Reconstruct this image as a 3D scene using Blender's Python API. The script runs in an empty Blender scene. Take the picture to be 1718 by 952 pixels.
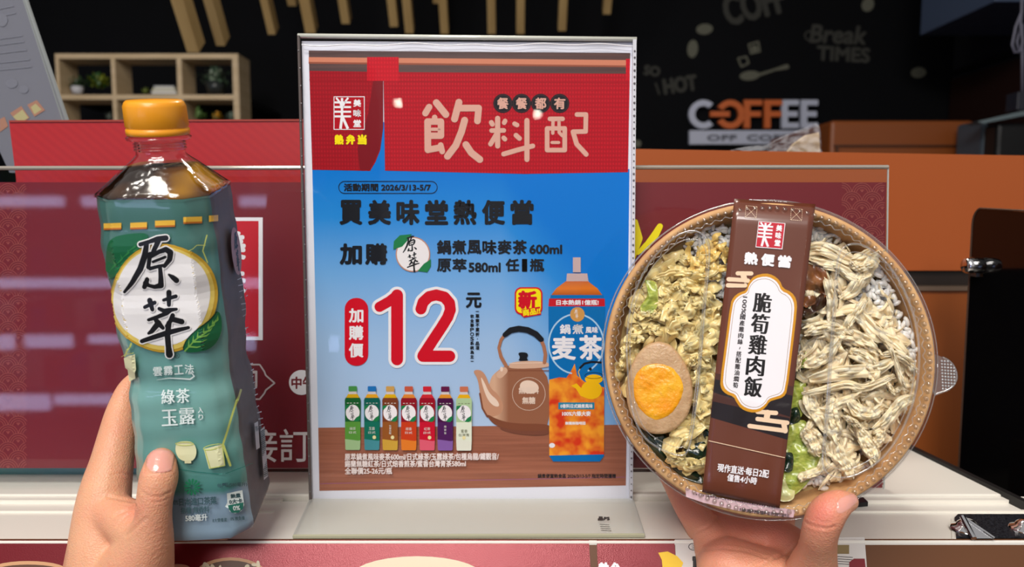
import bpy, bmesh, math, random
from mathutils import Vector, Matrix, Quaternion, noise
from mathutils.bvhtree import BVHTree
from mathutils.geometry import tessellate_polygon
SC = bpy.context.scene
COL = SC.collection
# ------------------------------------------------------------------ camera, world, lights, exposure
F = 1200.0
PITCH = math.radians(5.0)
EYE = Vector((0.0, 0.0, 1.30))
cd = bpy.data.cameras.new('camera'); cam = bpy.data.objects.new('camera', cd); COL.objects.link(cam)
cam.location = EYE; cam.rotation_euler = (math.pi/2 - PITCH, 0, 0)
cd.sensor_width = 36; cd.lens = F/1718*36; cd.clip_start = .02; cd.clip_end = 60
cd.dof.use_dof = True; cd.dof.focus_distance = .40; cd.dof.aperture_fstop = 9.0
SC.camera = cam
SC.view_settings.view_transform = 'Standard'; SC.view_settings.look = 'None'
SC.view_settings.gamma = 1; SC.view_settings.exposure = 0.12
SC.cycles.max_bounces = 8; SC.cycles.transparent_max_bounces = 24
SC.cycles.caustics_reflective = False; SC.cycles.caustics_refractive = False
SC.cycles.sample_clamp_indirect = 4.0
W = bpy.data.worlds.new('world'); SC.world = W; W.use_nodes = True
W.node_tree.nodes['Background'].inputs[0].default_value = (1.0, .97, .95, 1)
W.node_tree.nodes['Background'].inputs[1].default_value = .36
def area(name, loc, target, sx, sy, power, col=(1, .95, .88)):
    l = bpy.data.lights.new(name, 'AREA'); l.shape = 'RECTANGLE'; l.size = sx; l.size_y = sy
    l.energy = power; l.color = col
    o = bpy.data.objects.new(name, l); COL.objects.link(o); o.location = loc
    o.rotation_euler = (Vector(target)-Vector(loc)).to_track_quat('-Z', 'Y').to_euler()
    return o
area('shop_ceiling_light', (-.35, -.75, 2.75), (0, .45, 1.15), .9, .35, 26, (1, .94, .86))
area('foil_glare_light', (-.35, -2.1, 2.75), (0, .4, 1.1), .9, .5, 34, (1, .95, .9))  # unseen panel, added where the foil menus catch its glare
area('counter_down_light', (.05, 1.15, 2.35), (.0, .40, 1.1), .35, .12, 5, (1, .93, .85))
area('kitchen_light', (-.6, .9, 2.75), (-1.0, 2.7, 1.7), .6, .3, 7, (1, .93, .8))

# ------------------------------------------------------------------ projection helpers (photo pixels of the 1718x952 frame)
CR = Matrix.Rotation(math.pi/2 - PITCH, 3, 'X')
def ray(px, py):
    return CR @ Vector(((px-859)/F, -(py-476)/F, -1.0))      # unit camera depth
def dep(px, py, d):
    return EYE + ray(px, py)*d
def atY(px, py, Y):
    r = ray(px, py); return EYE + r*(Y/r.y)
def atZ(px, py, z):
    r = ray(px, py); return EYE + r*((z-EYE.z)/r.z)

# ------------------------------------------------------------------ materials
def lin(c):
    return tuple((v/255/12.92 if v/255 <= .04045 else ((v/255+.055)/1.055)**2.4) for v in c)
MC = {}
def mat(name, rgb, rough=.5, metal=0, spec=.5, bump=0, bscale=60, rgb2=None, nscale=8, coat=0, trans=0, sss=0,
        stretch=(1, 1, 1), alpha=1, emis=0, ior=1.45, det=4):
    if name in MC: return MC[name]
    m = bpy.data.materials.new(name); m.use_nodes = True; nt = m.node_tree; b = nt.nodes['Principled BSDF']
    c = (*lin(rgb), 1)
    b.inputs['Base Color'].default_value = c; b.inputs['Roughness'].default_value = rough
    b.inputs['Metallic'].default_value = metal; b.inputs['Specular IOR Level'].default_value = spec
    b.inputs['Coat Weight'].default_value = coat; b.inputs['Coat Roughness'].default_value = .08
    b.inputs['Transmission Weight'].default_value = trans; b.inputs['IOR'].default_value = ior
    b.inputs['Alpha'].default_value = alpha
    if sss:
        b.inputs['Subsurface Weight'].default_value = sss; b.inputs['Subsurface Scale'].default_value = .004
        b.inputs['Subsurface Radius'].default_value = (1, .4, .2)
    if emis:
        b.inputs['Emission Color'].default_value = c; b.inputs['Emission Strength'].default_value = emis
    if bump or rgb2:
        tc = nt.nodes.new('ShaderNodeTexCoord'); mp = nt.nodes.new('ShaderNodeMapping')
        nt.links.new(tc.outputs['Object'], mp.inputs[0]); mp.inputs['Scale'].default_value = stretch
    if rgb2:
        n = nt.nodes.new('ShaderNodeTexNoise'); n.inputs['Scale'].default_value = nscale; n.inputs['Detail'].default_value = det
        nt.links.new(mp.outputs[0], n.inputs['Vector'])
        r = nt.nodes.new('ShaderNodeValToRGB'); r.color_ramp.elements[0].position = .35; r.color_ramp.elements[1].position = .65
        r.color_ramp.elements[0].color = c; r.color_ramp.elements[1].color = (*lin(rgb2), 1)
        nt.links.new(n.outputs['Fac'], r.inputs[0]); nt.links.new(r.outputs[0], b.inputs['Base Color'])
    if bump:
        n = nt.nodes.new('ShaderNodeTexNoise'); n.inputs['Scale'].default_value = bscale; n.inputs['Detail'].default_value = det
        nt.links.new(mp.outputs[0], n.inputs['Vector'])
        bp = nt.nodes.new('ShaderNodeBump'); bp.inputs['Strength'].default_value = bump; bp.inputs['Distance'].default_value = .002
        nt.links.new(n.outputs['Fac'], bp.inputs['Height']); nt.links.new(bp.outputs[0], b.inputs['Normal'])
    MC[name] = m; return m
def ramp(name, axis, stops, rough=.4, lo=0., hi=1., bump=0, bscale=60, spec=.5, noisy=0, nsc=(1, 1, 1), coat=0):
    """a printed or dyed colour that changes along one local axis"""
    m = bpy.data.materials.new(name); m.use_nodes = True; nt = m.node_tree; b = nt.nodes['Principled BSDF']
    b.inputs['Roughness'].default_value = rough; b.inputs['Specular IOR Level'].default_value = spec; b.inputs['Coat Weight'].default_value = coat
    tc = nt.nodes.new('ShaderNodeTexCoord'); sx = nt.nodes.new('ShaderNodeSeparateXYZ'); nt.links.new(tc.outputs['Object'], sx.inputs[0])
    mr = nt.nodes.new('ShaderNodeMapRange'); mr.inputs['From Min'].default_value = lo; mr.inputs['From Max'].default_value = hi
    nt.links.new(sx.outputs[axis], mr.inputs['Value']); src = mr.outputs[0]
    if noisy:
        mp = nt.nodes.new('ShaderNodeMapping'); mp.inputs['Scale'].default_value = nsc; nt.links.new(tc.outputs['Object'], mp.inputs[0])
        n = nt.nodes.new('ShaderNodeTexNoise'); n.inputs['Scale'].default_value = 1; n.inputs['Detail'].default_value = 5
        nt.links.new(mp.outputs[0], n.inputs['Vector'])
        ma = nt.nodes.new('ShaderNodeMath'); ma.operation = 'MULTIPLY_ADD'; ma.inputs[1].default_value = noisy
        nt.links.new(n.outputs['Fac'], ma.inputs[0]); nt.links.new(src, ma.inputs[2]); src = ma.outputs[0]
    r = nt.nodes.new('ShaderNodeValToRGB'); cr = r.color_ramp
    while len(cr.elements) < len(stops): cr.elements.new(.5)
    for e, (p, c) in zip(cr.elements, stops): e.position = p; e.color = (*lin(c), 1)
    nt.links.new(src, r.inputs[0]); nt.links.new(r.outputs[0], b.inputs['Base Color'])
    if bump:
        n = nt.nodes.new('ShaderNodeTexNoise'); n.inputs['Scale'].default_value = bscale
        bp = nt.nodes.new('ShaderNodeBump'); bp.inputs['Strength'].default_value = bump; bp.inputs['Distance'].default_value = .001
        nt.links.new(tc.outputs['Object'], n.inputs['Vector']); nt.links.new(n.outputs['Fac'], bp.inputs['Height']); nt.links.new(bp.outputs[0], b.inputs['Normal'])
    MC[name] = m; return m
def clear(name, tint=(1, 1, 1), ior=1.49, rough=.0, milk=0, milkc=(200, 200, 205), bump=0, bscale=40, boost=1.0):
    m = bpy.data.materials.new(name); m.use_nodes = True; nt = m.node_tree; nt.nodes.remove(nt.nodes['Principled BSDF'])
    out = nt.nodes['Material Output']
    t = nt.nodes.new('ShaderNodeBsdfTransparent'); t.inputs[0].default_value = (*tint, 1)
    g = nt.nodes.new('ShaderNodeBsdfGlossy'); g.inputs['Roughness'].default_value = rough
    f = nt.nodes.new('ShaderNodeFresnel'); f.inputs[0].default_value = ior
    if bump:
        n = nt.nodes.new('ShaderNodeTexNoise'); n.inputs['Scale'].default_value = bscale; tc = nt.nodes.new('ShaderNodeTexCoord')
        nt.links.new(tc.outputs['Object'], n.inputs['Vector'])
        bp = nt.nodes.new('ShaderNodeBump'); bp.inputs['Strength'].default_value = bump; bp.inputs['Distance'].default_value = .002
        nt.links.new(n.outputs['Fac'], bp.inputs['Height']); nt.links.new(bp.outputs[0], g.inputs['Normal']); nt.links.new(bp.outputs[0], f.inputs['Normal'])
    gm = nt.nodes.new('ShaderNodeNewGeometry'); iv = nt.nodes.new('ShaderNodeMath'); iv.operation = 'SUBTRACT'; iv.inputs[0].default_value = 1
    nt.links.new(gm.outputs['Backfacing'], iv.inputs[1]); mu = nt.nodes.new('ShaderNodeMath'); mu.operation = 'MULTIPLY'
    nt.links.new(f.outputs[0], mu.inputs[0]); nt.links.new(iv.outputs[0], mu.inputs[1])
    src = mu.outputs[0]
    if boost != 1:
        ml = nt.nodes.new('ShaderNodeMath'); ml.operation = 'MULTIPLY'; ml.use_clamp = True; ml.inputs[1].default_value = boost
        nt.links.new(src, ml.inputs[0]); src = ml.outputs[0]
    base = t
    if milk:
        d = nt.nodes.new('ShaderNodeBsdfDiffuse'); d.inputs[0].default_value = (*lin(milkc), 1)
        mx = nt.nodes.new('ShaderNodeMixShader'); mx.inputs[0].default_value = milk
        nt.links.new(t.outputs[0], mx.inputs[1]); nt.links.new(d.outputs[0], mx.inputs[2]); base = mx
    mx = nt.nodes.new('ShaderNodeMixShader'); nt.links.new(src, mx.inputs[0]); nt.links.new(base.outputs[0], mx.inputs[1]); nt.links.new(g.outputs[0], mx.inputs[2])
    nt.links.new(mx.outputs[0], out.inputs['Surface']); MC[name] = m; return m

# ------------------------------------------------------------------ object helpers
def tag(o, label=None, cat=None, group=None, kind=None):
    if label: o['label'] = label
    if cat: o['category'] = cat
    if group: o['group'] = group
    if kind: o['kind'] = kind
    return o
def thing(name, loc, label, cat, group=None):
    o = bpy.data.objects.new(name, None); o.empty_display_size = .02; COL.objects.link(o); o.location = loc
    o['wl'] = tuple(loc); return tag(o, label, cat, group)
def wloc(p):
    v = Vector((0, 0, 0))
    while p is not None: v += Vector(p.location); p = p.parent
    return v
class MB:
    """collects world-space geometry; build() links it as ONE mesh object"""
    def __init__(s): s.v = []; s.f = []; s.m = []; s.c = []; s.uv = None
    def add(s, vs, fs, mi=0):
        b = len(s.v); s.v += [Vector(v) for v in vs]
        for f in fs: s.f.append(tuple(i+b for i in f)); s.m.append(mi)
        return s
    def box(s, x0, x1, y0, y1, z0, z1, mi=0):
        vs = [(x, y, z) for z in (z0, z1) for y in (y0, y1) for x in (x0, x1)]
        return s.add(vs, [(0, 2, 3, 1), (4, 5, 7, 6), (0, 1, 5, 4), (2, 6, 7, 3), (0, 4, 6, 2), (1, 3, 7, 5)], mi)
    def slab(s, pts, off, mi=0):
        """closed prism: polygon pts swept by vector off"""
        n = len(pts); P = [Vector(p) for p in pts]; Q = [p+Vector(off) for p in P]
        t = tessellate_polygon([P]); fs = [tuple(a) for a in t]+[tuple(i+n for i in reversed(a)) for a in t]
        fs += [(i, i+n, (i+1) % n+n, (i+1) % n) for i in range(n)]
        return s.add(P+Q, fs, mi)
    def tube(s, path, rad, n=8, mi=0, caps=True, flat=1.0, up=None):
        P = [Vector(p) for p in path]; k = len(P)
        R = rad if hasattr(rad, '__len__') else [rad]*k
        vs = []; prev = up
        for i, p in enumerate(P):
            t = (P[min(i+1, k-1)]-P[max(i-1, 0)]).normalized()
            if prev is None: prev = Vector((0, 0, 1)) if abs(t.z) < .9 else Vector((1, 0, 0))
            a = (prev-t*prev.dot(t))
            a = a.normalized() if a.length > 1e-6 else t.orthogonal().normalized()
            b = t.cross(a); prev = a
            for j in range(n):
                an = 2*math.pi*j/n; vs.append(p+(a*math.cos(an)*flat+b*math.sin(an))*R[i])
        fs = [(i*n+j, i*n+(j+1) % n, (i+1)*n+(j+1) % n, (i+1)*n+j) for i in range(k-1) for j in range(n)]
        if caps: fs += [tuple(range(n-1, -1, -1)), tuple(range((k-1)*n, k*n))]
        return s.add(vs, fs, mi)
    def lathe(s, prof, mtx=Matrix(), n=32, mi=0, shape=None):
        """prof: (radius, height); mtx maps local (z = axis) to world"""
        vs = []
        for r, h in prof:
            for j in range(n):
                a = 2*math.pi*j/n; k = shape(a) if shape else 1
                vs.append(mtx @ Vector((r*k*math.cos(a), r*k*math.sin(a), h)))
        fs = [(i*n+j, i*n+(j+1) % n, (i+1)*n+(j+1) % n, (i+1)*n+j) for i in range(len(prof)-1) for j in range(n)]
        return s.add(vs, fs, mi)
    def ball(s, c, r, n=8, m=6, mi=0, sc=(1, 1, 1), rot=None):
        c = Vector(c); vs = []; fs = []
        for i in range(m+1):
            th = math.pi*i/m
            for j in range(n):
                ph = 2*math.pi*j/n
                v = Vector((math.sin(th)*math.cos(ph)*sc[0], math.sin(th)*math.sin(ph)*sc[1], math.cos(th)*sc[2]))*r
                if rot is not None: v = rot @ v
                vs.append(c+v)
        fs = [(i*n+j, (i+1)*n+j, (i+1)*n+(j+1) % n, i*n+(j+1) % n) for i in range(m) for j in range(n)]
        return s.add(vs, fs, mi)
    def build(s, name, mats, parent=None, smooth=False, kind=None, bevel=0, auto=None):
        me = bpy.data.meshes.new(name); off = wloc(parent) if parent else Vector((0, 0, 0))
        me.from_pydata([v-off for v in s.v], [], s.f)
        for m in (mats if isinstance(mats, (list, tuple)) else [mats]): me.materials.append(m)
        if any(s.m): me.polygons.foreach_set('material_index', s.m)
        if s.c:
            ca = me.color_attributes.new('tint', 'FLOAT_COLOR', 'POINT')
            ca.data.foreach_set('color', [x for c in s.c for x in (*c, 1)])
        if s.uv:
            ul = me.uv_layers.new(name='uv'); fl = []
            for f in s.f:
                for i in f: fl += s.uv[i]
            ul.data.foreach_set('uv', fl)
        if smooth: me.polygons.foreach_set('use_smooth', [True]*len(me.polygons))
        me.update()
        o = bpy.data.objects.new(name, me); COL.objects.link(o); o.parent = parent
        if kind: o['kind'] = kind
        if bevel:
            b = o.modifiers.new('bevel', 'BEVEL'); b.width = bevel; b.segments = 2; b.limit_method = 'ANGLE'
        return o
# ------------------------------------------------------------------ flat print: layers of ink on a surface, drawn in photo pixels
GL = {}
def glyphs(txt):
    if txt not in GL:
        c = bpy.data.curves.new('t', 'FONT'); c.body = txt; c.size = 1; c.resolution_u = 3
        o = bpy.data.objects.new('t', c); COL.objects.link(o)
        dg = bpy.context.evaluated_depsgraph_get(); me = bpy.data.meshes.new_from_object(o.evaluated_get(dg))
        vs = [(v.co.x, v.co.y) for v in me.vertices]; fs = [tuple(p.vertices) for p in me.polygons]
        xs = [v[0] for v in vs]; ys = [v[1] for v in vs]
        x0, x1, y0, y1 = min(xs), max(xs), min(ys), max(ys)
        GL[txt] = ([((x-x0)/(x1-x0)-.5, .5-(y-y0)/(y1-y0)) for x, y in vs], fs, (x1-x0)/(y1-y0))
        bpy.data.objects.remove(o); bpy.data.curves.remove(c); bpy.data.meshes.remove(me)
    return GL[txt]
class Ink:
    def __init__(s, mapf, parent, base=.0002, step=2e-5): s.map = mapf; s.parent = parent; s.w = base; s.step = step
    def layer(s, name, m, sub=0):
        s.w += s.step; return Layer(s, name, m, s.w, sub)
class Layer:
    def __init__(s, ink, name, m, w, sub): s.ink = ink; s.name = name; s.mat = m; s.w = w; s.k = 0; s.mb = MB(); s.sub = sub
    def tris(s, pts, fs):
        s.k = (s.k+1) % 8; w = s.w+s.k*2e-6
        pts = list(pts); fs = list(fs)
        if s.sub:
            fs2 = []
            for f in fs:
                for i in range(1, len(f)-1): fs2.append((f[0], f[i], f[i+1]))
            fs = fs2
            for _ in range(18):
                mid = {}; out = []; ch = False
                for f in fs:
                    ds = [math.dist(pts[f[i]], pts[f[(i+1) % 3]]) for i in range(3)]
                    if max(ds) > s.sub:
                        ch = True; i = ds.index(max(ds)); a, b, c = f[i], f[(i+1) % 3], f[(i+2) % 3]
                        k = (min(a, b), max(a, b))
                        if k not in mid:
                            mid[k] = len(pts); pts.append(((pts[a][0]+pts[b][0])/2, (pts[a][1]+pts[b][1])/2))
                        out += [(a, mid[k], c), (mid[k], b, c)]
                    else: out.append(f)
                fs = out
                if not ch: break
        P = [s.ink.map(x, y, w) for x, y in pts]
        ok = [f for f in fs if all(P[i] is not None for i in f)]
        idx = {}; vs = []
        for f in ok:
            for i in f:
                if i not in idx: idx[i] = len(vs); vs.append(P[i])
        s.mb.add(vs, [tuple(idx[i] for i in f) for f in ok]); return s
    def poly(s, pts):
        t = tessellate_polygon([[Vector((x, y, 0)) for x, y in pts]]); return s.tris(pts, t)
    def rect(s, x0, y0, x1, y1): return s.tris([(x0, y0), (x1, y0), (x1, y1), (x0, y1)], [(0, 1, 2, 3)])
    def disc(s, cx, cy, rx, ry=None, n=28, rot=0):
        ry = ry or rx; c, q = math.cos(rot), math.sin(rot)
        P = [(cx+rx*math.cos(a)*c-ry*math.sin(a)*q, cy+rx*math.cos(a)*q+ry*math.sin(a)*c) for a in [2*math.pi*i/n for i in range(n)]]
        return s.tris(P+[(cx, cy)], [(i, (i+1) % n, n) for i in range(n)])
    def rrect(s, x0, y0, x1, y1, r, n=6):
        P = []
        for cx, cy, a0 in ((x1-r, y0+r, -90), (x1-r, y1-r, 0), (x0+r, y1-r, 90), (x0+r, y0+r, 180)):
            P += [(cx+r*math.cos(math.radians(a0+90*i/n)), cy+r*math.sin(math.radians(a0+90*i/n))) for i in range(n+1)]
        return s.poly(P)
    def ring(s, P, w, closed=True):
        return s.stroke(list(P)+([P[0]] if closed else []), w)
    def stroke(s, P, w, cap=True, n=12):
        k = len(P); Wd = list(w) if hasattr(w, '__len__') else [w]*k
        for i in range(k-1):
            (x0, y0), (x1, y1) = P[i], P[i+1]; d = math.dist(P[i], P[i+1]) or 1e-6
            nx, ny = -(y1-y0)/d, (x1-x0)/d; a, b = Wd[i]/2, Wd[i+1]/2
            s.tris([(x0+nx*a, y0+ny*a), (x1+nx*b, y1+ny*b), (x1-nx*b, y1-ny*b), (x0-nx*a, y0-ny*a)], [(0, 1, 2, 3)])
        for i, (x, y) in enumerate(P):
            if cap or 0 < i < k-1: s.disc(x, y, Wd[i]/2, n=n if Wd[i] > 3 else 6)
        return s
    def text(s, t, x0, y0, x1, y1, bold=0, rot=0, vb=None, slant=0):
        vs, fs, _ = glyphs(t); cx, cy = (x0+x1)/2, (y0+y1)/2; w, h = (x1-x0)-2*bold, (y1-y0)-2*(bold if vb is None else vb)
        r = math.radians(rot); c, q = math.cos(r), math.sin(r)
        if vb is None: vb = bold
        offs = [(0, 0)]
        if bold: offs += [(bold*math.cos(a), vb*math.sin(a)) for a in [math.pi*i/4 for i in range(8)]]
        if bold and vb == 0: offs = [(0, 0), (bold, 0), (-bold, 0), (bold/2, 0), (-bold/2, 0)]
        for ox, oy in offs:
            P = []
            for x, y in vs:
                X = x*w+ox-slant*(y*h); Y = y*h+oy; P.append((cx+X*c-Y*q, cy+X*q+Y*c))
            s.tris(P, fs)
        return s
    def vtext(s, t, cx, y0, y1, size, bold=0, vb=None, rot=0, dx=0):
        n = len(t); st = (y1-y0)/n
        for i, ch in enumerate(t):
            yy = y0+st*(i+.5); xx = cx+dx*(i+.5)/n
            h = size
            w = size
            if ch in '1': w = size*.4
            if ch in ',，': w = h = size*.25
            if ch in '()（）': h = size*.25
            s.text(ch, xx-w/2, yy-h/2, xx+w/2, yy+h/2, bold, rot, vb)
        return s
    def done(s, smooth=False):
        if not s.mb.f: return None
        return s.mb.build(s.name, s.mat, s.ink.parent, smooth)
def planemap(Y):
    return lambda x, y, w: atY(x, y, Y)+Vector((0, -w, 0))
def hitmap(bvh, wmul=1.0):
    def f(x, y, w):
        d = ray(x, y).normalized(); loc, nrm, i, dist = bvh.ray_cast(EYE, d)
        if loc is None: return None
        if nrm.dot(d) > 0: nrm = -nrm
        return loc+nrm*w*.6-d*w*.4
    return f
# two calligraphic characters as brush strokes in a 873x952 box: (points, widths)
BRUSH = [([(225, 118), (285, 100), (340, 82), (395, 76)], [26, 26, 34, 36]),
 ([(268, 110), (255, 190), (225, 280), (170, 370), (120, 432)], [30, 40, 40, 30, 18]),
 ([(345, 95), (318, 150), (300, 190)], [34, 30, 26]),
 ([(290, 180), (278, 270)], [28, 26]),
 ([(290, 200), (350, 165), (395, 150), (425, 170), (420, 215), (385, 262)], [24, 28, 34, 38, 34, 24]),
 ([(310, 232), (350, 216), (390, 200)], [18, 18, 18]), ([(290, 278), (345, 262), (385, 255)], [24, 22, 20]),
 ([(355, 262), (362, 330), (362, 388), (320, 398), (280, 388), (262, 375)], [24, 30, 38, 26, 22, 40]),
 ([(252, 398), (270, 350)], [30, 30]), ([(415, 318), (440, 335), (465, 355)], [14, 30, 36]),
 ([(255, 535), (320, 505)], [22, 26]), ([(288, 490), (305, 550)], [34, 26]),
 ([(380, 488), (460, 462)], [20, 26]), ([(415, 435), (415, 520)], [34, 26]),
 ([(350, 545), (385, 560), (415, 555), (465, 548)], [22, 30, 30, 18]), ([(280, 618), (340, 598), (400, 575), (425, 560)], [20, 26, 26, 20]),
 ([(325, 615), (345, 640), (300, 695), (280, 708)], [26, 40, 30, 18]), ([(345, 640), (375, 672)], [36, 24]),
 ([(440, 590), (425, 625), (400, 660)], [30, 30, 24]), ([(445, 615), (500, 630)], [34, 36]),
 ([(235, 760), (300, 738), (400, 706), (480, 685), (545, 670)], [26, 30, 36, 30, 20]),
 ([(415, 640), (405, 720), (412, 800), (418, 848)], [34, 38, 36, 46])]
def brush(layer, x0, y0, sx, sy=None, fat=0, n=10):
    sy = sy or sx; mw = (sx+sy)/2
    for P, w in BRUSH:
        layer.stroke([(x0+x*sx, y0+y*sy) for x, y in P], [a*mw+fat for a in w], n=n)

# ------------------------------------------------------------------ the setting
ZC = 1.115
def struct(name, mb, m, **k): o = mb.build(name, m, **k); o['kind'] = 'structure'; return o
black_wall = mat('black_wall_paint', (6, 7, 12), .85, spec=.2, rgb2=(3, 4, 7), nscale=2)
struct('floor', MB().box(-4.2, 4.2, -12, 3.2, -.05, 0), mat('floor_tile', (96, 90, 84), .4))
struct('wall_back', MB().box(-3.6, 3.6, 3.0, 3.1, 0, 3.2), black_wall)
struct('wall_left', MB().box(-3.7, -3.6, .6, 3.1, 0, 3.2), black_wall)
struct('wall_right', MB().box(1.81, 1.9, 1.2, 3.0, 0, 3.2), mat('dark_right_wall', (24, 25, 32), .7))
struct('ceiling', MB().box(-3.6, 3.6, .9, 3.1, 3.1, 3.2), mat('ceiling_black', (13, 13, 16), .8))
# counter
white_top = mat('white_counter', (232, 228, 219), .25, bump=.02, bscale=500)
ct = thing('display_counter', (0, .45, 0), 'white display counter carrying the signs, with walnut front rail', 'counter')
A = atZ(1520, 752, ZC+.003); B = atZ(1850, 915, ZC+.003); A0 = atZ(1850, 915, ZC)
mb = MB(); mb.slab([(-1.2, .40, ZC-.3), (.62, .40, ZC-.3), (.62, .46, ZC-.3), (-1.2, .46, ZC-.3)], (0, 0, .3))
mb.build('front_ledge', white_top, ct, bevel=.001)
WX = A.x+(B.x-A.x)*(A.y-.462)/(A.y-B.y)
mb = MB(); mb.slab([(-1.2, .462, ZC-.3), (WX, .462, ZC-.3), (A.x, A.y, ZC-.3), (-1.2, A.y, ZC-.3)], (0, 0, .3035))
mb.build('worktop', white_top, ct, bevel=.001)
for x0, x1 in ((-1.0, -.152), (.125, .60)):
    MB().box(x0, x1, .4405, .4425, ZC, ZC+.0012).build('trim_bead', white_top, ct)
    MB().box(x0, x1, .4555, .4615, ZC, ZC+.0022).build('trim_bead', white_top, ct)
d = (B-A).normalized(); nn = Vector((d.y, -d.x, 0))
mb = MB(); mb.slab([A+Vector((-.001, .001, -.3)), A+Vector((.003, .005, -.3)), B+Vector((.004, .004, -.3)), B+Vector((.0, .0, -.3))], (0, 0, .303))
mb.build('edge_strip', mat('black_gasket', (16, 15, 16), .5), ct)
walnut = ramp('walnut', 2, [(0, (104, 66, 38)), (.35, (166, 114, 70)), (.6, (146, 98, 58)), (1, (98, 62, 38))], .45, 0, .6, noisy=1.4, nsc=(3, 40, 45), spec=.3)
ye = atZ(859, 906.5, ZC).y
RT = Vector((0, ye, ZC+.0006)); RB = Vector((0, ye-.055, ZC-.10))
mb = MB(); mb.slab([(-1.2, RT.y, RT.z), (-1.2, RB.y, RB.z), (-1.2, ye-.002, RB.z), (-1.2, ye-.0005, RT.z)], (1.95, 0, 0))
mb.build('front_rail', walnut, ct)
MB().box(-1.2, .62, .39, .62, 0, ZC-.3).build('cabinet_body', mat('cabinet_dark', (38, 28, 26), .6), ct)
rn = (RT-RB).cross(Vector((1, 0, 0))).normalized()
if rn.y > 0: rn = -rn
def railmap(x, y, w):
    r = ray(x, y); t = (RT-EYE).dot(rn)/r.dot(rn); return EYE+r*t+rn*(w+.0002)

# hinge plate on the counter
hp = thing('hinge_plate', atZ(1660, 890, ZC), 'black glittery hinge plate with chrome bolt and bracket at counter corner', 'hinge')
hm = mat('black_glitter', (14, 15, 20), .35, rgb2=(40, 42, 48), nscale=900, det=1)
chrome = mat('chrome', (225, 225, 228), .12, 1)
P = [atZ(1604, 906, ZC), atZ(1601, 874, ZC), atZ(1607, 868, ZC), atZ(1900, 868, ZC), atZ(1900, 906, ZC)]
MB().slab(P, (0, 0, .002)).build('plate', hm, hp)
MB().slab([atZ(1597, 906, ZC), atZ(1596, 872, ZC), atZ(1604, 865, ZC), atZ(1900, 865, ZC), atZ(1900, 906, ZC)], (0, 0, .0008)).build('gasket', white_top, hp)
for q in (1623, 1722):
    c = atZ(q, 888, ZC+.002)
    MB().lathe([(.0, .006), (.003, .0055), (.0055, .0035), (.0062, .002), (.0085, .0012), (.0092, 0)], Matrix.Translation(c), 20).build('bolt', chrome, hp, smooth=True)
c = [atZ(1634, 904, ZC+.002), atZ(1668, 904, ZC+.002)]
top = atZ(1638, 904, ZC+.002); top = Vector((top.x-.001, top.y+.012, top.z+.008))
MB().slab([c[0], c[1], top], (0, .0015, .0005)).tube([c[0], top], .0016, 8).tube([top, c[1]], .0010, 6).build('bracket', chrome, hp)

# orange partition, shadow gap, wood panel behind
pt = thing('orange_partition', atY(1300, 700, .66), 'orange brown laminate partition behind the right half of the sign', 'partition')
om = mat('orange_laminate', (160, 80, 36), .38, spec=.35)
P = [atY(840, 246, .66), atY(1066, 250, .66), atY(1718, 261, .66), atY(1900, 264, .66), atY(1900, 455, .66), atY(840, 455, .66)]
MB().slab(P, (0, .02, 0)).build('panel', om, pt, bevel=.0008)
P = [atY(1380, 455, .665), atY(1900, 455, .665), atY(1900, 483, .665), atY(1380, 483, .665)]
MB().slab(P, (0, .012, 0)).build('shadow_gap', mat('dark_recess', (30, 20, 15), .5), pt)
P = [atY(1380, 481, .652), atY(1900, 481, .652), atY(1900, 488, .652), atY(1380, 488, .652)]
MB().slab(P, (0, .02, 0)).build('metal_trim', mat('dull_metal', (120, 100, 85), .35, .6), pt)
wood = ramp('brown_wood', 0, [(0, (96, 46, 16)), (.4, (128, 64, 22)), (.7, (108, 52, 18)), (1, (138, 72, 28))], .45, -.6, .6, noisy=1.0, nsc=(90, 3, 6), spec=.3)
P = [atY(1380, 487, .655), atY(1900, 487, .655), atY(1900, 900, .655), atY(1380, 900, .655)]
MB().slab(P, (0, .02, 0)).build('lower_panel', wood, pt)
# black glass door
GA = atZ(1609, 792, ZC-.02); GB = atZ(1609, 792, ZC-.02)+(atZ(1850, 905, ZC)-atZ(1609, 792, ZC))*1.2
gl = thing('black_glass_door', GA, 'black glossy glass door with rounded corner and chrome clip at right edge', 'door')
zt = atY(1620, 345, GA.y).z
gd = (Vector((GB.x, GB.y, 0))-Vector((GA.x, GA.y, 0)))
def gpt(t, z): return Vector((GA.x, GA.y, 0))+gd*t+Vector((0, 0, z))
P = [gpt(0, ZC-.05), gpt(1, ZC-.05), gpt(1, zt-.012)]+[gpt(.06-.06*math.sin(a), zt-.015+.012*math.cos(a)) for a in [math.pi/2*i/6 for i in range(7)]]
gn = Vector((-gd.y, gd.x, 0)).normalized()
MB().slab(P, gn*.006).build('glass_panel', mat('black_glass', (8, 7, 8), .06, spec=.6), gl)
edge = MB().tube([gpt(-.004, ZC-.04), gpt(-.004, zt-.02)]+[gpt(.056-.06*math.sin(a), zt-.015+.0125*math.cos(a)) for a in [math.pi/2*(1-i/6) for i in range(7)]]+[gpt(1, zt-.010)], .0009, 6)
edge.build('lit_glass_edge', mat('lit_edge_bronze', (110, 84, 70), .3, .7), gl)  # lit thickness of the glass, its light put into a bronze tone
k = atY(1637, 446, GA.y-.012)
q = Matrix.Translation(k) @ Matrix.Rotation(math.pi/2, 4, 'Y')
MB().lathe([(0, -.009), (.005, -.009), (.0062, -.007), (.0062, .004), (.0045, .006), (.0045, .012), (0, .012)], q, 20).build('clip', chrome, gl, smooth=True)
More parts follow.
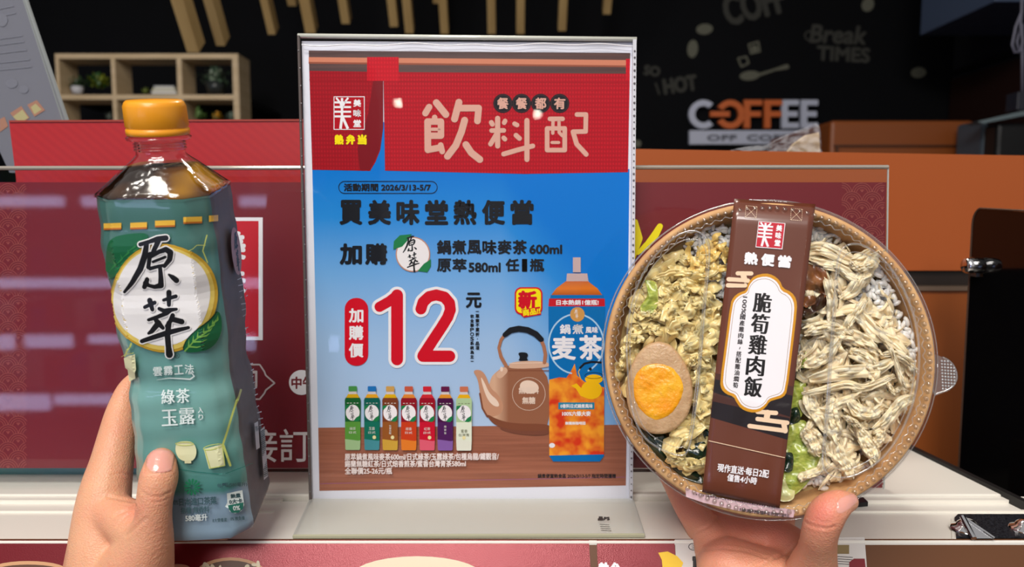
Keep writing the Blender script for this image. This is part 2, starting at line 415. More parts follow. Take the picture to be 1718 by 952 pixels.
MB().slab([k+Vector((.002, .002, -.009)), k+Vector((.012, .002, -.009)), k+Vector((.012, .002, .006)), k+Vector((.002, .002, .006))], (0, .008, 0)).build('clip_arm', chrome, gl)

# red board behind the left half
rb = thing('red_display_board', atY(270, 780, .56), 'bright red display board with diagonal stripes behind the bottle', 'board')
rm = bpy.data.materials.new('red_striped'); rm.use_nodes = True; nt = rm.node_tree; b = nt.nodes['Principled BSDF']; b.inputs['Roughness'].default_value = .35
tc = nt.nodes.new('ShaderNodeTexCoord'); mp = nt.nodes.new('ShaderNodeMapping'); mp.inputs['Rotation'].default_value = (0, math.radians(-40), 0)
wv = nt.nodes.new('ShaderNodeTexWave'); wv.bands_direction = 'Z'; wv.inputs['Scale'].default_value = 55; r = nt.nodes.new('ShaderNodeValToRGB')
r.color_ramp.elements[0].color = (*lin((160, 28, 32)), 1); r.color_ramp.elements[1].color = (*lin((167, 32, 34)), 1)
nt.links.new(tc.outputs['Object'], mp.inputs[0]); nt.links.new(mp.outputs[0], wv.inputs[0]); nt.links.new(wv.outputs['Fac'], r.inputs[0]); nt.links.new(r.outputs[0], b.inputs[0])
P = [atY(15, 203, .56), atY(800, 200, .56), atY(800, 830, .56), atY(50, 830, .56), atY(27, 300, .56)]
MB().slab(P, (0, .004, 0)).build('board', rm, rb)
MB().slab([atY(15, 202, .559), atY(800, 199, .559), atY(800, 202, .559), atY(15, 205, .559)], (0, .006, 0)).build('top_edge', mat('red_edge', (150, 60, 50), .3), rb)

# tilted clear flap at top left
fl = thing('clear_menu_flap', atY(60, 285, .60), 'tilted clear acrylic menu flap with painted grey reflection at top left, above the red board', 'flap')
fm = clear('grey_reflection_acrylic', (.8, .8, .82), milk=.72, milkc=(124, 126, 136))  # grey reflection on the clear sheet put into its milk colour
P = [atY(-90, -30, .60), atY(34, -30, .60), atY(116, 215, .60), atY(112, 290, .60), atY(16, 290, .60), atY(-90, 60, .60)]
MB().slab(P, (0, .003, 0)).build('sheet', fm, fl)
MB().tube([atY(34, -30, .598), atY(117, 215, .598)], .0016, 6).tube([atY(30, -30, .600), atY(110, 215, .600)], .0008, 6).build('sheet_edge', mat('bright_edge', (150, 155, 155), .15, .3), fl)
ik = Ink(planemap(.5999), fl)
L = ik.layer('price_tag', mat('tag_orange', (150, 108, 88), .5)); L.poly([(17, 190), (36, 178), (50, 198), (32, 208)]); L.poly([(46, 176), (62, 168), (76, 185), (58, 196)]); L.poly([(0, 200), (8, 196), (14, 212), (0, 222)]); L.done()
L = ik.layer('price_figures', mat('tag_yellow', (160, 152, 108), .5)); L.poly([(22, 196), (38, 184), (48, 198), (34, 206)]); L.poly([(52, 180), (60, 174), (70, 184), (58, 192)]); L.done()
L = ik.layer('faded_print', mat('tag_grey', (104, 106, 116), .5))
for yy in (10, 22, 60, 70, 84, 100, 112):
    L.stroke([(-6, yy+6), (20+yy*.3, yy)], 2.5, cap=False)
L.disc(4, 34, 9, 11); L.disc(20, 140, 10, 8); L.disc(40, 150, 8, 7); L.done()

# coffee wall lettering
YW = 2.985
cs = thing('coffee_wall_sign', atY(1262, 245, YW), 'white and orange COFFEE sign with white plate on the black wall', 'sign')
lm = mat('sign_white', (190, 195, 215), .5); lo = mat('sign_orange', (205, 100, 42), .5)
def bars(name, m, rects, parent, Y=YW, th=.02, sub=None):
    mb = MB()
    for x0, y0, x1, y1 in rects: mb.slab([atY(x0, y1, Y), atY(x1, y1, Y), atY(x1, y0, Y), atY(x0, y0, Y)], (0, -th, 0))
    return mb.build(name, m, parent)
def arcband(cx, cy, ro, ri, a0, a1, n=26):
    o = [(cx+ro*math.cos(math.radians(a0+(a1-a0)*i/n)), cy+ro*math.sin(math.radians(a0+(a1-a0)*i/n))) for i in range(n+1)]
    q = [(cx+ri*math.cos(math.radians(a0+(a1-a0)*i/n)), cy+ri*math.sin(math.radians(a0+(a1-a0)*i/n))) for i in range(n, -1, -1)]
    return o+q
MB().slab([atY(x, y, YW) for x, y in arcband(1178, 193, 24, 14, 48, 312)], (0, -.02, 0)).build('letter', lm, cs)
MB().slab([atY(x, y, YW) for x, y in arcband(1223, 193, 24, 14, -150, 150)], (0, -.02, 0)).slab([atY(x, y, YW-.001) for x, y in ((1190, 188), (1222, 188), (1222, 197), (1190, 197))], (0, -.02, 0)).build('letter', lo, cs)
for x0 in (1246, 1280):
    bars('letter', lo, [(x0, 169, x0+10, 216), (x0+10, 169, x0+30, 178), (x0+10, 188, x0+28, 197)], cs)
for x0 in (1309, 1341):
    bars('letter', lm, [(x0, 169, x0+10, 216), (x0+10, 169, x0+28, 178), (x0+10, 188, x0+26, 197), (x0+10, 207, x0+28, 216)], cs)
bars('plate', lm, [(1155, 220, 1372, 243)], cs)
ik = Ink(planemap(YW-.021), cs)
L = ik.layer('plate_lettering', mat('sign_grey', (90, 92, 105), .5)); L.text('OFF  COFFEE', 1186, 226, 1352, 237, bold=.8); L.done()
# chalk drawings (flat paint on the wall)
ch = mat('chalk', (96, 96, 84), .9); chd = mat('chalk_dim', (56, 56, 52), .9)
def mural(label, fn, m=ch):
    mu = thing('wall_drawing', atY(1400, 100, YW), label, 'drawing'); ik = Ink(planemap(2.996), mu); L = ik.layer('chalk_paint', m); fn(L); o = L.done()
mural('faded chalk word COFFEE cut by the top edge of the photo', lambda L: (L.text('COFF', 1212, -20, 1318, 34, bold=2.5, rot=-14)), chd)
mural('chalk words Break TIMES on the black wall', lambda L: (L.text('Break', 1360, 42, 1455, 74, bold=1.4, rot=2, slant=.15), L.text('TIMES', 1370, 78, 1460, 104, bold=1.4, rot=3), L.ring([(1358+8*math.cos(a), 60+8*math.sin(a)) for a in [k*.8 for k in range(7)]], 2.5)), chd)
mural('faded chalk words SO HOT low on the black wall', lambda L: (L.text('SO', 1080, 110, 1108, 128, bold=1.2, rot=8), L.text('HOT', 1112, 128, 1170, 156, bold=1.8, rot=-8), L.stroke([(1100, 140), (1106, 158)], 3)), chd)
mural('chalk spoon with two sugar lumps above the coffee sign', lambda L: (L.disc(1258, 127, 17, 8, rot=-.1), L.stroke([(1272, 126), (1300, 117), (1320, 112)], [5, 4, 8]), L.ring([(1238, 98), (1252, 95), (1256, 106), (1244, 112)], 3), L.ring([(1256, 75), (1272, 70), (1275, 86), (1260, 90)], 3), L.disc(1266, 82, 6, 6)))
for i, (x, y, rx, ry, ro) in enumerate([(1182, 49, 14, 9, -.1), (1162, 82, 9, 15, .1), (1456, 8, 10, 12, .5), (1541, 122, 13, 9, -.1), (1070, 241, 6, 6, 0)]):
    lab = ['upper chalk coffee bean left of the word COFFEE', 'upright chalk coffee bean above the chalk spoon', 'chalk coffee bean at the top edge above Break TIMES', 'chalk coffee bean alone at the right of the black wall', 'small chalk dot just above the orange partition'][i]
    mural(lab, lambda L: (L.disc(x, y, rx, ry, rot=ro),))

# cube shelf
YS = 2.55
sh = thing('cube_shelf', atY(250, 205, YS), 'pale wooden cube shelf with plants on the black wall', 'shelf')
sm = mat('pale_wood', (205, 182, 148), .5, rgb2=(192, 168, 132), nscale=6, stretch=(1, 1, 8))
X = lambda px, y=150: atY(px, y, YS).x
Z = lambda py: atY(250, py, YS).z
xs = [(95, 101), (188, 195), (298, 306), (391, 401)]; zb = Z(238)
D = .11
for i, (a, b) in enumerate(xs): MB().box(X(a), X(b), YS, YS+D, zb, Z(98.5)).build('upright', sm, sh)
MB().box(X(95), X(401), YS, YS+D, Z(98.5), Z(90)).build('top_board', sm, sh)
for (a, b), (c, e) in zip(xs[:-1], xs[1:]): MB().box(X(b), X(c), YS, YS+D, Z(167), Z(159)).build('shelf_board', sm, sh)
MB().box(X(95), X(401), YS, YS+D, zb-.02, zb).build('bottom_board', sm, sh)
MB().box(X(95), X(401), YS+D, 3.0, Z(168), Z(158)).build('wall_rail', black_wall, sh)
rnd = random.Random(3)
def plant(name, px, ptop, pbase, w, label, cols, pot=None, n=60):
    Y = YS+.055; base = atY(px, pbase, Y); t = thing(name, base, label, 'plant'); h = (pbase-ptop)/F*Y; ww = w/F*Y/2
    if pot: MB().lathe([(0, 0), (ww*.45, 0), (ww*.6, h*.4), (ww*.52, h*.4), (ww*.4, h*.3), (0, h*.3)], Matrix.Translation(base), 16).build('pot', pot, t, smooth=True)
    for k, c in enumerate(cols):
        mb = MB()
        for i in range(n//len(cols)):
            a = rnd.uniform(0, 6.28); e = rnd.uniform(.1, 1.0); r = ww*rnd.uniform(.2, 1)
            p0 = base+Vector((0, 0, h*.25)); p2 = base+Vector((math.cos(a)*r, math.sin(a)*r*.7, h*(.25+.75*e*(1-.4*(r/ww)**2))))
            p1 = (p0+p2)/2+Vector((0, 0, h*.12)); s = ww*.12*rnd.uniform(.7, 1.3)
            u = (p2-p0).cross(Vector((0, 0, 1))).normalized()*s; up = Vector((0, 0, s*.3))
            mb.add([p0, p1+u, p2, p1-u, p1+up], [(0, 1, 4), (1, 2, 4), (2, 3, 4), (3, 0, 4)])
            q = p2+Vector((rnd.uniform(-s, s), 0, 0)); mb.add([q-u*.8, q+Vector((0, 0, s)), q+u*.8, q-Vector((0, 0, s))], [(0, 1, 2, 3)])
        mb.build('leaves', mat('leaf_%d%d%d' % c, c, .5), t, kind='stuff')
plant('potted_plant', 130, 128, 158, 34, 'dark leafy plant in white pot, top left cube of the shelf', [(36, 66, 34), (60, 80, 50)], mat('pot_white', (190, 190, 195), .3))
plant('potted_plant', 166, 122, 158, 46, 'bushy green plant with yellow tips in top left cube', [(40, 80, 26), (120, 130, 30)], None, 90)
plant('potted_plant', 245, 148, 160, 18, 'small yellow green plant beside the stacked books on the shelf', [(120, 135, 50)], None, 30)
plant('potted_plant', 362, 112, 157, 54, 'spiky grey green air plant in top right cube', [(60, 84, 62), (110, 125, 105)], mat('pot_dark', (40, 45, 45), .3), 80)
plant('potted_plant', 335, 180, 206, 30, 'bright green succulent in lower right cube', [(100, 135, 70)], None, 50)
plant('potted_plant', 364, 186, 208, 26, 'orange flowering plant in lower right cube', [(210, 150, 30), (70, 90, 40)], None, 50)
plant('potted_plant', 388, 186, 208, 22, 'grey green plant at the right end of lower right cube', [(110, 130, 115)], None, 40)
plant('potted_plant', 184, 184, 208, 16, 'thin pale sprig in the lower left cube', [(120, 130, 120)], None, 20)
for i, (x0, x1, y0, y1, c, lb) in enumerate([(256, 298, 153, 158.8, (180, 178, 170), 'grey book at the bottom of the stack on the shelf'), (258, 296, 149, 153, (200, 196, 150), 'cream book in the middle of the stack on the shelf'), (260, 294, 144.5, 149, (150, 155, 160), 'blue grey book on top of the stack on the shelf')]):
    t = thing('book', atY((x0+x1)/2, y1, YS+.02), lb, 'book', 'books stacked in the cube shelf')
    a = atY(x0, y1, YS+.02); c2 = atY(x1, y0, YS+.02)
    MB().box(a.x, c2.x, YS+.01, YS+.1, a.z, a.z+.0015).box(a.x, c2.x, YS+.01, YS+.1, c2.z-.0015, c2.z).box(a.x, a.x+.003, YS+.01, YS+.1, a.z+.0015, c2.z-.0015).build('cover', mat('cov%d' % i, c, .5), t)
    MB().box(a.x+.004, c2.x-.002, YS+.012, YS+.098, a.z+.0015, c2.z-.0015).build('pages', mat('pages', (215, 212, 205), .8), t)
# ceiling slats
slat_m = mat('slat_wood', (172, 144, 96), .55, rgb2=(156, 128, 82), nscale=5, stretch=(8, 1, 1))
dn = Vector((0, math.cos(math.radians(53)), -math.sin(math.radians(53))))
SL = [(324, 88, 1.62, .026), (370, 77, 1.80, .021), (456, 58, 2.2, .022), (490, 10, 2.5, .028), (521, 56, 2.2, .030), (580, 40, 2.5, .028), (661, 45, 2.5, .028), (687, 56, 2.5, .028), (733, 6, 2.7, .028), (746, 57, 2.6, .028), (825, 57, 2.6, .028), (873, 57, 2.6, .028), (943, 52, 2.6, .028), (1018, 24, 2.7, .028)]
nth = ['leftmost', 'second from left', 'third from left', 'fourth from left, short', 'fifth from left', 'sixth from left', 'seventh from left', 'eighth from left', 'ninth from left, short', 'tenth from left', 'fifth from right', 'fourth from right', 'second from right', 'rightmost']
nth[10] = 'fourth from right'; nth[11] = 'third from right'
for i, (px, py, Y, w) in enumerate(SL):
    E_ = atY(px, py, Y); s = tag(MB().slab([E_+Vector((-w/2, 0, 0)), E_+Vector((w/2, 0, 0)), E_+Vector((w/2, .034, .03)), E_+Vector((-w/2, .034, .03))], -dn*1.1).build('ceiling_slat', slat_m),
        'hanging wooden ceiling slat, %s in the row along the top' % nth[i], 'slat', 'wooden slats hanging from the dark ceiling')
# duct, furniture, cord at right
dm = mat('duct_blue', (72, 86, 112), .5)
a = atY(1543, 60, 2.6); xn = a.x
dk = thing('ceiling_duct', (xn, 2.4, a.z), 'blue grey ceiling duct box at top right corner', 'duct')
yn = a.x*F/(1642-859)*math.cos(PITCH)
MB().box(xn, 1.80, yn, 2.6, a.z, a.z+.6).build('duct_body', dm, dk, bevel=.004)
MB().box(1.795, 1.812, 1.2, 3.0, atY(1587, 118, 2.98).z-.02, atY(1587, 118, 2.98).z).build('trim_1', mat('rail_dark', (8, 8, 10), .5), None)['kind'] = 'structure'
z1 = atY(1587, 122, 2.98).z
tag(MB().box(1.79, 1.812, 1.2, 2.98, z1-1.0, z1-.03).build('wall_cabinet', mat('dark_red_brown', (36, 16, 12), .5), None), 'dark red brown wall cabinet along the right wall', 'cabinet')
fu = thing('wooden_cabinet', atY(1510, 300, 2.1), 'brown wooden cabinet with carved panel below the coffee wall', 'cabinet')
fw = mat('cabinet_brown', (128, 66, 24), .45)
def pbox(px0, py0, px1, py1, Y, dY, name, m, parent, bevel=0):
    a = atY(px0, py1, Y); b = atY(px1, py0, Y); return MB().box(a.x, b.x, Y, Y+dY, a.z, b.z).build(name, m, parent, bevel=bevel)
pbox(1386, 202, 1636, 420, 2.1, .5, 'body', fw, fu, .01)
for (a_, b_, c_, d_) in ((1400, 243, 1610, 246), (1400, 246, 1403, 420), (1607, 246, 1610, 420)): pbox(a_, b_, c_, d_, 2.094, .01, 'carved_frame', mat('cabinet_groove', (70, 36, 16), .5), fu)
co = thing('coffee_machine', atY(1690, 300, 2.0), 'black appliance with light metal lid at far right', 'appliance')
pbox(1662, 206, 1800, 420, 1.9, .15, 'housing', mat('appliance_black', (14, 14, 16), .4), co, .01)
pbox(1638, 200, 1662, 420, 1.95, .12, 'side_panel', mat('appliance_blue', (60, 72, 84), .4), co, .01)
MB().slab([atY(1640, 204, 1.88), atY(1718, 186, 1.88), atY(1800, 178, 1.88), atY(1800, 190, 1.88), atY(1718, 194, 1.88), atY(1650, 207, 1.88)], (0, .05, 0)).build('lid', mat('lid_metal', (110, 125, 130), .3, .3), co)
cm = mat('cord_grey', (96, 96, 112), .5)
cdw = thing('pendant_cord', atY(1712, 150, 1.7), 'grey coiled cord hanging at the top right with a dark plug', 'cord')
pts = [(1715, -40), (1714, 20), (1704, 45), (1698, 75), (1702, 88), (1712, 86), (1716, 70), (1712, 40), (1714, 20)]
MB().tube([atY(x, y, 1.7) for x, y in pts], .0028, 8).tube([atY(1714, 40, 1.71), atY(1706, 70, 1.71), atY(1710, 90, 1.71), atY(1718, 84, 1.71)], .0028, 8).tube([atY(1715, 40, 1.705), atY(1715, 156, 1.705)], .0028, 8).build('cable', cm, cdw, smooth=True)
pbox(1706, 154, 1722, 185, 1.69, .04, 'plug', mat('plug_dark', (30, 32, 42), .4), cdw, .002)

# crumpled plastic bag on the partition
pb = thing('plastic_bag', atY(1330, 252, .70), 'crumpled clear plastic bag with beige content on top of orange partition', 'bag')
mb = MB(); NX, NY = 40, 12
out = [(1225, 252, 251), (1250, 247, 253), (1285, 244, 254), (1310, 230, 254), (1330, 222, 254), (1350, 214, 254), (1368, 206, 254), (1376, 212, 254), (1378, 225, 254)]
def oy(x, k):
    for (x0, a0, b0), (x1, a1, b1) in zip(out[:-1], out[1:]):
        if x0 <= x <= x1: t = (x-x0)/(x1-x0); return (a0+(a1-a0)*t, b0+(b1-b0)*t)[k]
    return out[-1][k+1]
for i in range(NX+1):
    x = 1225+(1378-1225)*i/NX
    for j in range(NY+1):
        y = oy(x, 0)+(oy(x, 1)+3-oy(x, 0))*j/NY
        p = atY(x, y, .70); nz = noise.noise(Vector((x*.09, y*.12, 0)))*.012+noise.noise(Vector((x*.3, y*.3, 3)))*.006
        mb.v.append(p+Vector((nz*.3, nz, nz*.15)))
mb.f = [(i*(NY+1)+j, (i+1)*(NY+1)+j, (i+1)*(NY+1)+j+1, i*(NY+1)+j+1) for i in range(NX) for j in range(NY)]; mb.m = [0]*len(mb.f)
mb.build('film', clear('cling_film', (.93, .93, .95), rough=.12, milk=.22, milkc=(230, 232, 240), bump=.8, bscale=120, boost=2.5), pb, smooth=True)
MB().slab([atY(x, y, .712) for x, y in ((1322, 256), (1335, 240), (1355, 226), (1374, 222), (1376, 256))], (0, .008, 0)).build('contents', mat('beige_paper', (205, 180, 140), .7, bump=.5, bscale=80), pb)

# shop behind the camera: ceiling lamps and an open cooler, seen in the reflections
lamp_m = mat('lamp_glow', (255, 246, 230), .5, emis=60)
for i, (x, y, z) in enumerate([(-1.55, -9, 2.9), (.35, -9, 2.75), (1.9, -8, 2.9), (-3.2, -7, 2.9)]):
    t = thing('globe_lamp', (x, y, z), ['globe lamp left of the aisle', 'globe lamp over the aisle', 'globe lamp to the right', 'outermost globe lamp on the left'][i]+' behind the viewer', 'lamp', 'globe lamps of the shop')
    MB().ball((x, y, z), .055, 16, 10).build('globe', lamp_m, t, smooth=True); MB().tube([(x, y, z+.05), (x, y, z+.2)], .006).build('rod', cm, t)
fr = thing('open_cooler', (-1.9, -2.6, 0), 'open refrigerated cabinet with lit shelves behind the viewer', 'cooler')
wm = mat('cooler_grey', (60, 62, 70), .5)
MB().box(-3.1, -.75, -3.2, -3.1, 0, 2.0).box(-3.1, -.75, -3.1, -2.4, 0, .12).box(-3.1, -3.05, -3.1, -2.5, .12, 2).box(-.8, -.75, -3.1, -2.5, .12, 2).box(-3.1, -.75, -3.1, -2.4, 2.0, 2.12).build('cabinet', wm, fr)
tm = mat('led_tube', (190, 205, 255), .5, emis=9)
for k, z in enumerate((1.42, 1.02, .74, .44)):
    MB().box(-3.05, -.8, -3.1, -2.55, z, z+.02).build('shelf', wm, fr)
    xx = -3.0
    while xx < -.9:
        w = rnd.uniform(.12, .5) if k != 1 else 2.1; hh = rnd.uniform(.03, .08) if k else .05
        MB().box(xx, min(xx+w, -.85), -2.56, -2.535, z-hh, z-.001).build('light_strip', tm, fr); xx += w+rnd.uniform(.02, .12)
    mb = MB(); xx = -3.0
    while xx < -.9:
        w = rnd.uniform(.06, .11); mb.box(xx, xx+w*.85, -2.9, -2.62, z+.02, z+.02+rnd.uniform(.1, .18), rnd.randrange(4)); xx += w
    mb.build('stock', [mat('stock%d' % i, c, .5) for i, c in enumerate([(200, 60, 40), (60, 120, 60), (220, 210, 190), (70, 90, 160)])], fr, kind='stuff')

# ------------------------------------------------------------------ wide maroon sign in an acrylic holder
YG = .474
acry = clear('acrylic', (.98, .985, .985), rough=.008, boost=.6)
acry2 = clear('acrylic_sign', (.98, .985, .985), rough=.035, boost=.85)
acry_e = mat('acrylic_edge', (205, 212, 208), .15, spec=.8, trans=.3)
sg = thing('acrylic_sign_holder', atY(745, 832, YG), 'wide clear acrylic holder around the maroon order sign behind', 'sign holder')
def sheet(Y, th, pts, name, m, parent): return MB().slab([atY(x, y, Y) for x, y in pts], (0, th, 0)).build(name, m, parent)
sheet(YG-.003, .0015, [(-120, 283), (1490, 281), (1483, 832), (-120, 832)], 'front_sheet', acry2, sg)
sheet(YG+.0015, .0015, [(-120, 283), (1490, 281), (1483, 832), (-120, 832)], 'back_sheet', acry, sg)
MB().tube([atY(-120, 282.5, YG-.001), atY(1490, 280.5, YG-.001)], .0014, 8).build('top_edge', mat('acrylic_rim', (185, 176, 165), .12, .45), sg)
MB().tube([atY(1490, 281, YG-.001), atY(1483, 832, YG-.001)], .0006, 6).build('side_edge', acry_e, sg)
sp = thing('order_sign', atY(745, 830, YG), 'wide maroon order sign with gold wave pattern at both ends', 'sign')
mar = mat('maroon_print', (112, 20, 32), .45, bump=.06, bscale=2500)
P = [(-120, 306), (1487, 306), (1480, 829), (1405, 829), (1405, 786), (-120, 786)]
MB().slab([atY(x, y, YG) for x, y in P], (0, .0006, 0)).build('printed_sheet', mar, sp)
ik = Ink(planemap(YG), sp)
pat = mat('pattern_gold', (150, 72, 66), .45)
L = ik.layer('wave_pattern', pat)
def seig(x0, x1, y0, y1, R=17):
    row = 0; y = y0
    while y < y1:
        x = x0+(R if row % 2 else 0)
        while x <= x1+R:
            for q in (1, .78, .56):
                r = R*q
                pp = [(x+r*math.cos(a), y+R*.9-r*math.sin(a)) for a in [math.pi*(.06+.88*i/8) for i in range(9)]]
                pp = [p for p in pp if x0 <= p[0] <= x1]
                if len(pp) > 1: L.stroke(pp, 1.1, cap=False)
            for a in (.3, .5, .7):
                if x0 < x < x1: L.stroke([(x, y+R*.9-2), (x+R*.3*math.cos(math.pi*a), y+R*.9-2-R*.3*math.sin(math.pi*a))], 1.2, cap=False)
            x += 2*R
        y += R*.85; row += 1
seig(-20, 47, 310, 776); seig(1412, 1485, 309, 818); L.done()
L = ik.layer('logo_border', mat('print_white', (236, 232, 236), .45)); L.rect(230, 365, 441, 571); L.done()
L = ik.layer('logo_field', mat('print_red', (196, 24, 38), .45)); L.rect(236, 371, 434, 565); L.done()
L = ik.layer('logo_lettering', MC['print_white']); L.text('美', 366, 388, 413, 436, bold=2); L.text('味', 366, 448, 413, 496, bold=2); L.text('堂', 366, 508, 413, 556, bold=2)
for yy in (410, 432, 454, 476): L.rect(260, yy, 350, yy+10)
L.rect(298, 385, 310, 555); L.done()
L = ik.layer('outline_badge', mat('print_pale', (205, 190, 190), .45)); L.stroke([(250, 612), (436, 612), (444, 624), (446, 630), (461, 643), (446, 655), (444, 660), (436, 670), (250, 670)], 2.6); L.text('即', 405, 622, 432, 660, bold=.8); L.done()
L = ik.layer('white_disc', MC['print_white']); L.disc(506, 642, 21, 21); L.done()
L = ik.layer('disc_lettering', mat('print_maroon', (120, 26, 36), .45)); L.text('中午', 489, 632, 527, 653, bold=.7); L.done()
L = ik.layer('large_lettering', mat('print_white2', (225, 215, 216), .45)); L.text('接訂', 412, 720, 522, 776, bold=.3); L.done()
L = ik.layer('yellow_lettering', mat('print_yellow', (240, 222, 20), .45)); L.stroke([(1066, 372), (1070, 400), (1060, 435)], [8, 16, 10]); L.stroke([(1107, 380), (1098, 396), (1086, 410)], [10, 13, 10]); L.stroke([(1085, 412), (1070, 425)], [12, 6]); L.done()
# things standing behind the clear foot of the sign
tl = thing('teal_leaflet', atY(130, 822, .50), 'teal and green glossy leaflet standing behind the clear foot of the sign', 'leaflet')
tm_ = ramp('teal_print', 0, [(0, (130, 200, 215)), (.2, (40, 190, 90)), (.45, (40, 150, 160)), (.7, (60, 150, 180)), (1, (16, 60, 74))], .2, -.14, .13, noisy=.25, nsc=(30, 1, 60))
MB().slab([atY(x, y, .50) for x, y in ((-60, 770), (262, 770), (262, 818), (-60, 818))], (0, .001, 0)).build('printed_card', tm_, tl)
MB().slab([atY(x, y, .4995) for x, y in ((-60, 817), (300, 817), (300, 831), (-60, 831))], (0, .003, 0)).build('brown_border', mat('brown_card', (140, 100, 60), .5), tl)
MB().slab([atY(x, y, .4985) for x, y in ((122, 808), (150, 821), (122, 821))], (0, .0006, 0)).build('folded_corner', mat('paper_cream', (225, 215, 200), .6), tl)
dkb = tag(MB().slab([atY(x, y, .505) for x, y in ((266, 790), (1200, 790), (1200, 838), (266, 838))], (0, .004, 0)).build('dark_skirting', mat('skirting_brown', (62, 40, 34), .25)), 'dark brown strip behind the clear foot of the sign, beyond the poster', 'strip')

# ------------------------------------------------------------------ glossy menus on the front rail
glossm = mat('maroon_foil', (122, 22, 34), .27, metal=.38, spec=.9, bump=.10, bscale=2200, det=2)
def card(name, pts, m, label, cat='menu'):
    t = thing(name, railmap(sum(p[0] for p in pts)/len(pts), 920, 0), label, cat)
    MB().slab([railmap(x, y, .0002) for x, y in pts], -rn*.0002).build('sheet', m, t); return t
c1 = card('foil_menu', [(-60, 907), (988, 907), (992, 980), (-60, 980)], glossm, 'maroon foil menu along the rail below the bottle and poster')
ik = Ink(railmap, c1, .0003)
L = ik.layer('dish_picture_rim', mat('dish_tan', (198, 150, 110), .4)); L.disc(48, 958, 66, 16); L.done(); L = ik.layer('dish_picture_rim', MC['dish_tan']); L.disc(388, 972, 64, 36); L.done()
L = ik.layer('dish_picture', mat('dish_dark', (90, 60, 44), .4)); L.disc(388, 974, 58, 33); L.done(); L = ik.layer('dish_picture', MC['dish_dark']); L.disc(48, 960, 60, 12); L.done()
L = ik.layer('dish_picture_food', mat('dish_rice', (214, 200, 170), .4))
for k in range(26): L.disc(388+rnd.uniform(-50, 50), 962+rnd.uniform(-16, 14), rnd.uniform(4, 8), rnd.uniform(2, 4), n=8, rot=rnd.uniform(0, 3))
L.done(); L = ik.layer('dish_picture_plate', MC['dish_rice']); L.disc(700, 968, 110, 34); L.done()
c2 = card('foil_menu', [(1001, 907), (1131, 907), (1136, 980), (1004, 980)], glossm, 'narrow maroon foil menu with yellow slice, between poster foot and hand')
ik = Ink(railmap, c2, .0003)
L = ik.layer('yellow_picture', mat('egg_yellow', (228, 186, 40), .4)); L.poly([(1104, 928), (1120, 926), (1136, 934), (1146, 945), (1140, 960), (1112, 960), (1110, 940)]); L.done()
L = ik.layer('white_lettering', MC['print_white']); L.text('熱弁', 1003, 944, 1042, 975, bold=1.6); L.done()
c3 = card('paper_label', [(1132, 906), (1450, 902), (1456, 980), (1136, 980)], mat('label_paper', (205, 200, 196), .6), 'white paper label on the rail behind the right hand', 'label')
ik = Ink(railmap, c3, .0003)
L = ik.layer('label_mark', mat('ink_dark', (32, 28, 30), .5)); L.ring([(1164+9*math.cos(a), 918+6*math.sin(a)) for a in [k*.5 for k in range(13)]], 1.2); L.text('活', 1160, 914, 1168, 922); L.text('買1', 1160, 934, 1184, 960, bold=1.2)
for k in range(4): L.stroke([(1398, 934+k*4), (1430, 936+k*4)], 1, cap=False)
L.done()
L = ik.layer('label_picture', mat('label_olive', (130, 110, 70), .4)); L.rect(1390, 915, 1424, 930); L.done()
L = ik.layer('label_maroon', MC['print_maroon']); L.poly([(1424, 944), (1432, 938), (1450, 938), (1454, 975), (1424, 975)]); L.done()
tag(MB().slab([atZ(x, y, ZC+.0002) for x, y in ((1425, 853), (1456, 850), (1448, 842), (1430, 843))], (0, 0, .003)).build('binder_clip', mat('clip_black', (20, 20, 24), .3)), 'small black clip on the white ledge beside the right thumb', 'clip')

# ------------------------------------------------------------------ poster in its clear stand
YP = .459
hs = thing('poster_stand', atZ(790, 845, ZC), 'clear acrylic L-shaped stand holding the drink poster upright', 'stand')
sheet(YP-.0035, .0018, [(500, 58), (1068, 66), (1062, 846), (520, 849)], 'front_sheet', acry, hs)
sheet(YP+.0012, .0018, [(500, 58), (1068, 66), (1062, 846), (520, 849)], 'back_sheet', acry, hs)
fa = [atZ(x, y, ZC+.0005) for x, y in ((492, 904), (1081, 902))]; ba = [atY(1062, 847, YP-.002), atY(520, 849, YP-.002)]
base_m = clear('acrylic_base', (.93, .94, .92), rough=.04, milk=.38, milkc=(236, 235, 230), boost=1.0)
up = Vector((0, 0, .0022))
MB().slab([fa[0], fa[1], Vector((ba[0].x, ba[0].y, ZC+.0005)), Vector((ba[1].x, ba[1].y, ZC+.0005))], up).build('foot', base_m, hs)
edm = mat('acrylic_bright', (215, 216, 206), .12, spec=.8, metal=.15)
MB().tube([fa[0]+up*.5, fa[1]+up*.5], .0013, 6).build('foot_edge', mat('acrylic_olive', (168, 166, 140), .12, spec=.9), hs)
MB().tube([fa[0]+up*.5, Vector((ba[1].x, ba[1].y, ZC+.0015))], .0005, 6).tube([fa[1]+up*.5, Vector((ba[0].x, ba[0].y, ZC+.0015))], .0005, 6).build('foot_side_edge', acry_e, hs)
MB().tube([ba[0]+Vector((0, -.001, 0)), ba[1]+Vector((0, -.001, 0))], .0017, 8).build('bend', edm, hs, smooth=True)
MB().tube([atY(500, 60, YP-.002), atY(1068, 66, YP-.002)], .0015, 8).build('top_edge', edm, hs, smooth=True)
MB().tube([atY(501, 60, YP-.003), atY(521, 848, YP-.003)], .0010, 6).build('left_edge', mat('acrylic_dark', (92, 84, 82), .2), hs)
mb = MB(); rnd = random.Random(5)
mb.slab([atY(x, y, YP-.0042) for x, y in ((1062, 66), (1068, 66), (1061.5, 846), (1056.5, 846))], (0, .006, 0))
mb.build('right_edge', mat('acrylic_white', (205, 206, 214), .2), hs)
mb = MB()
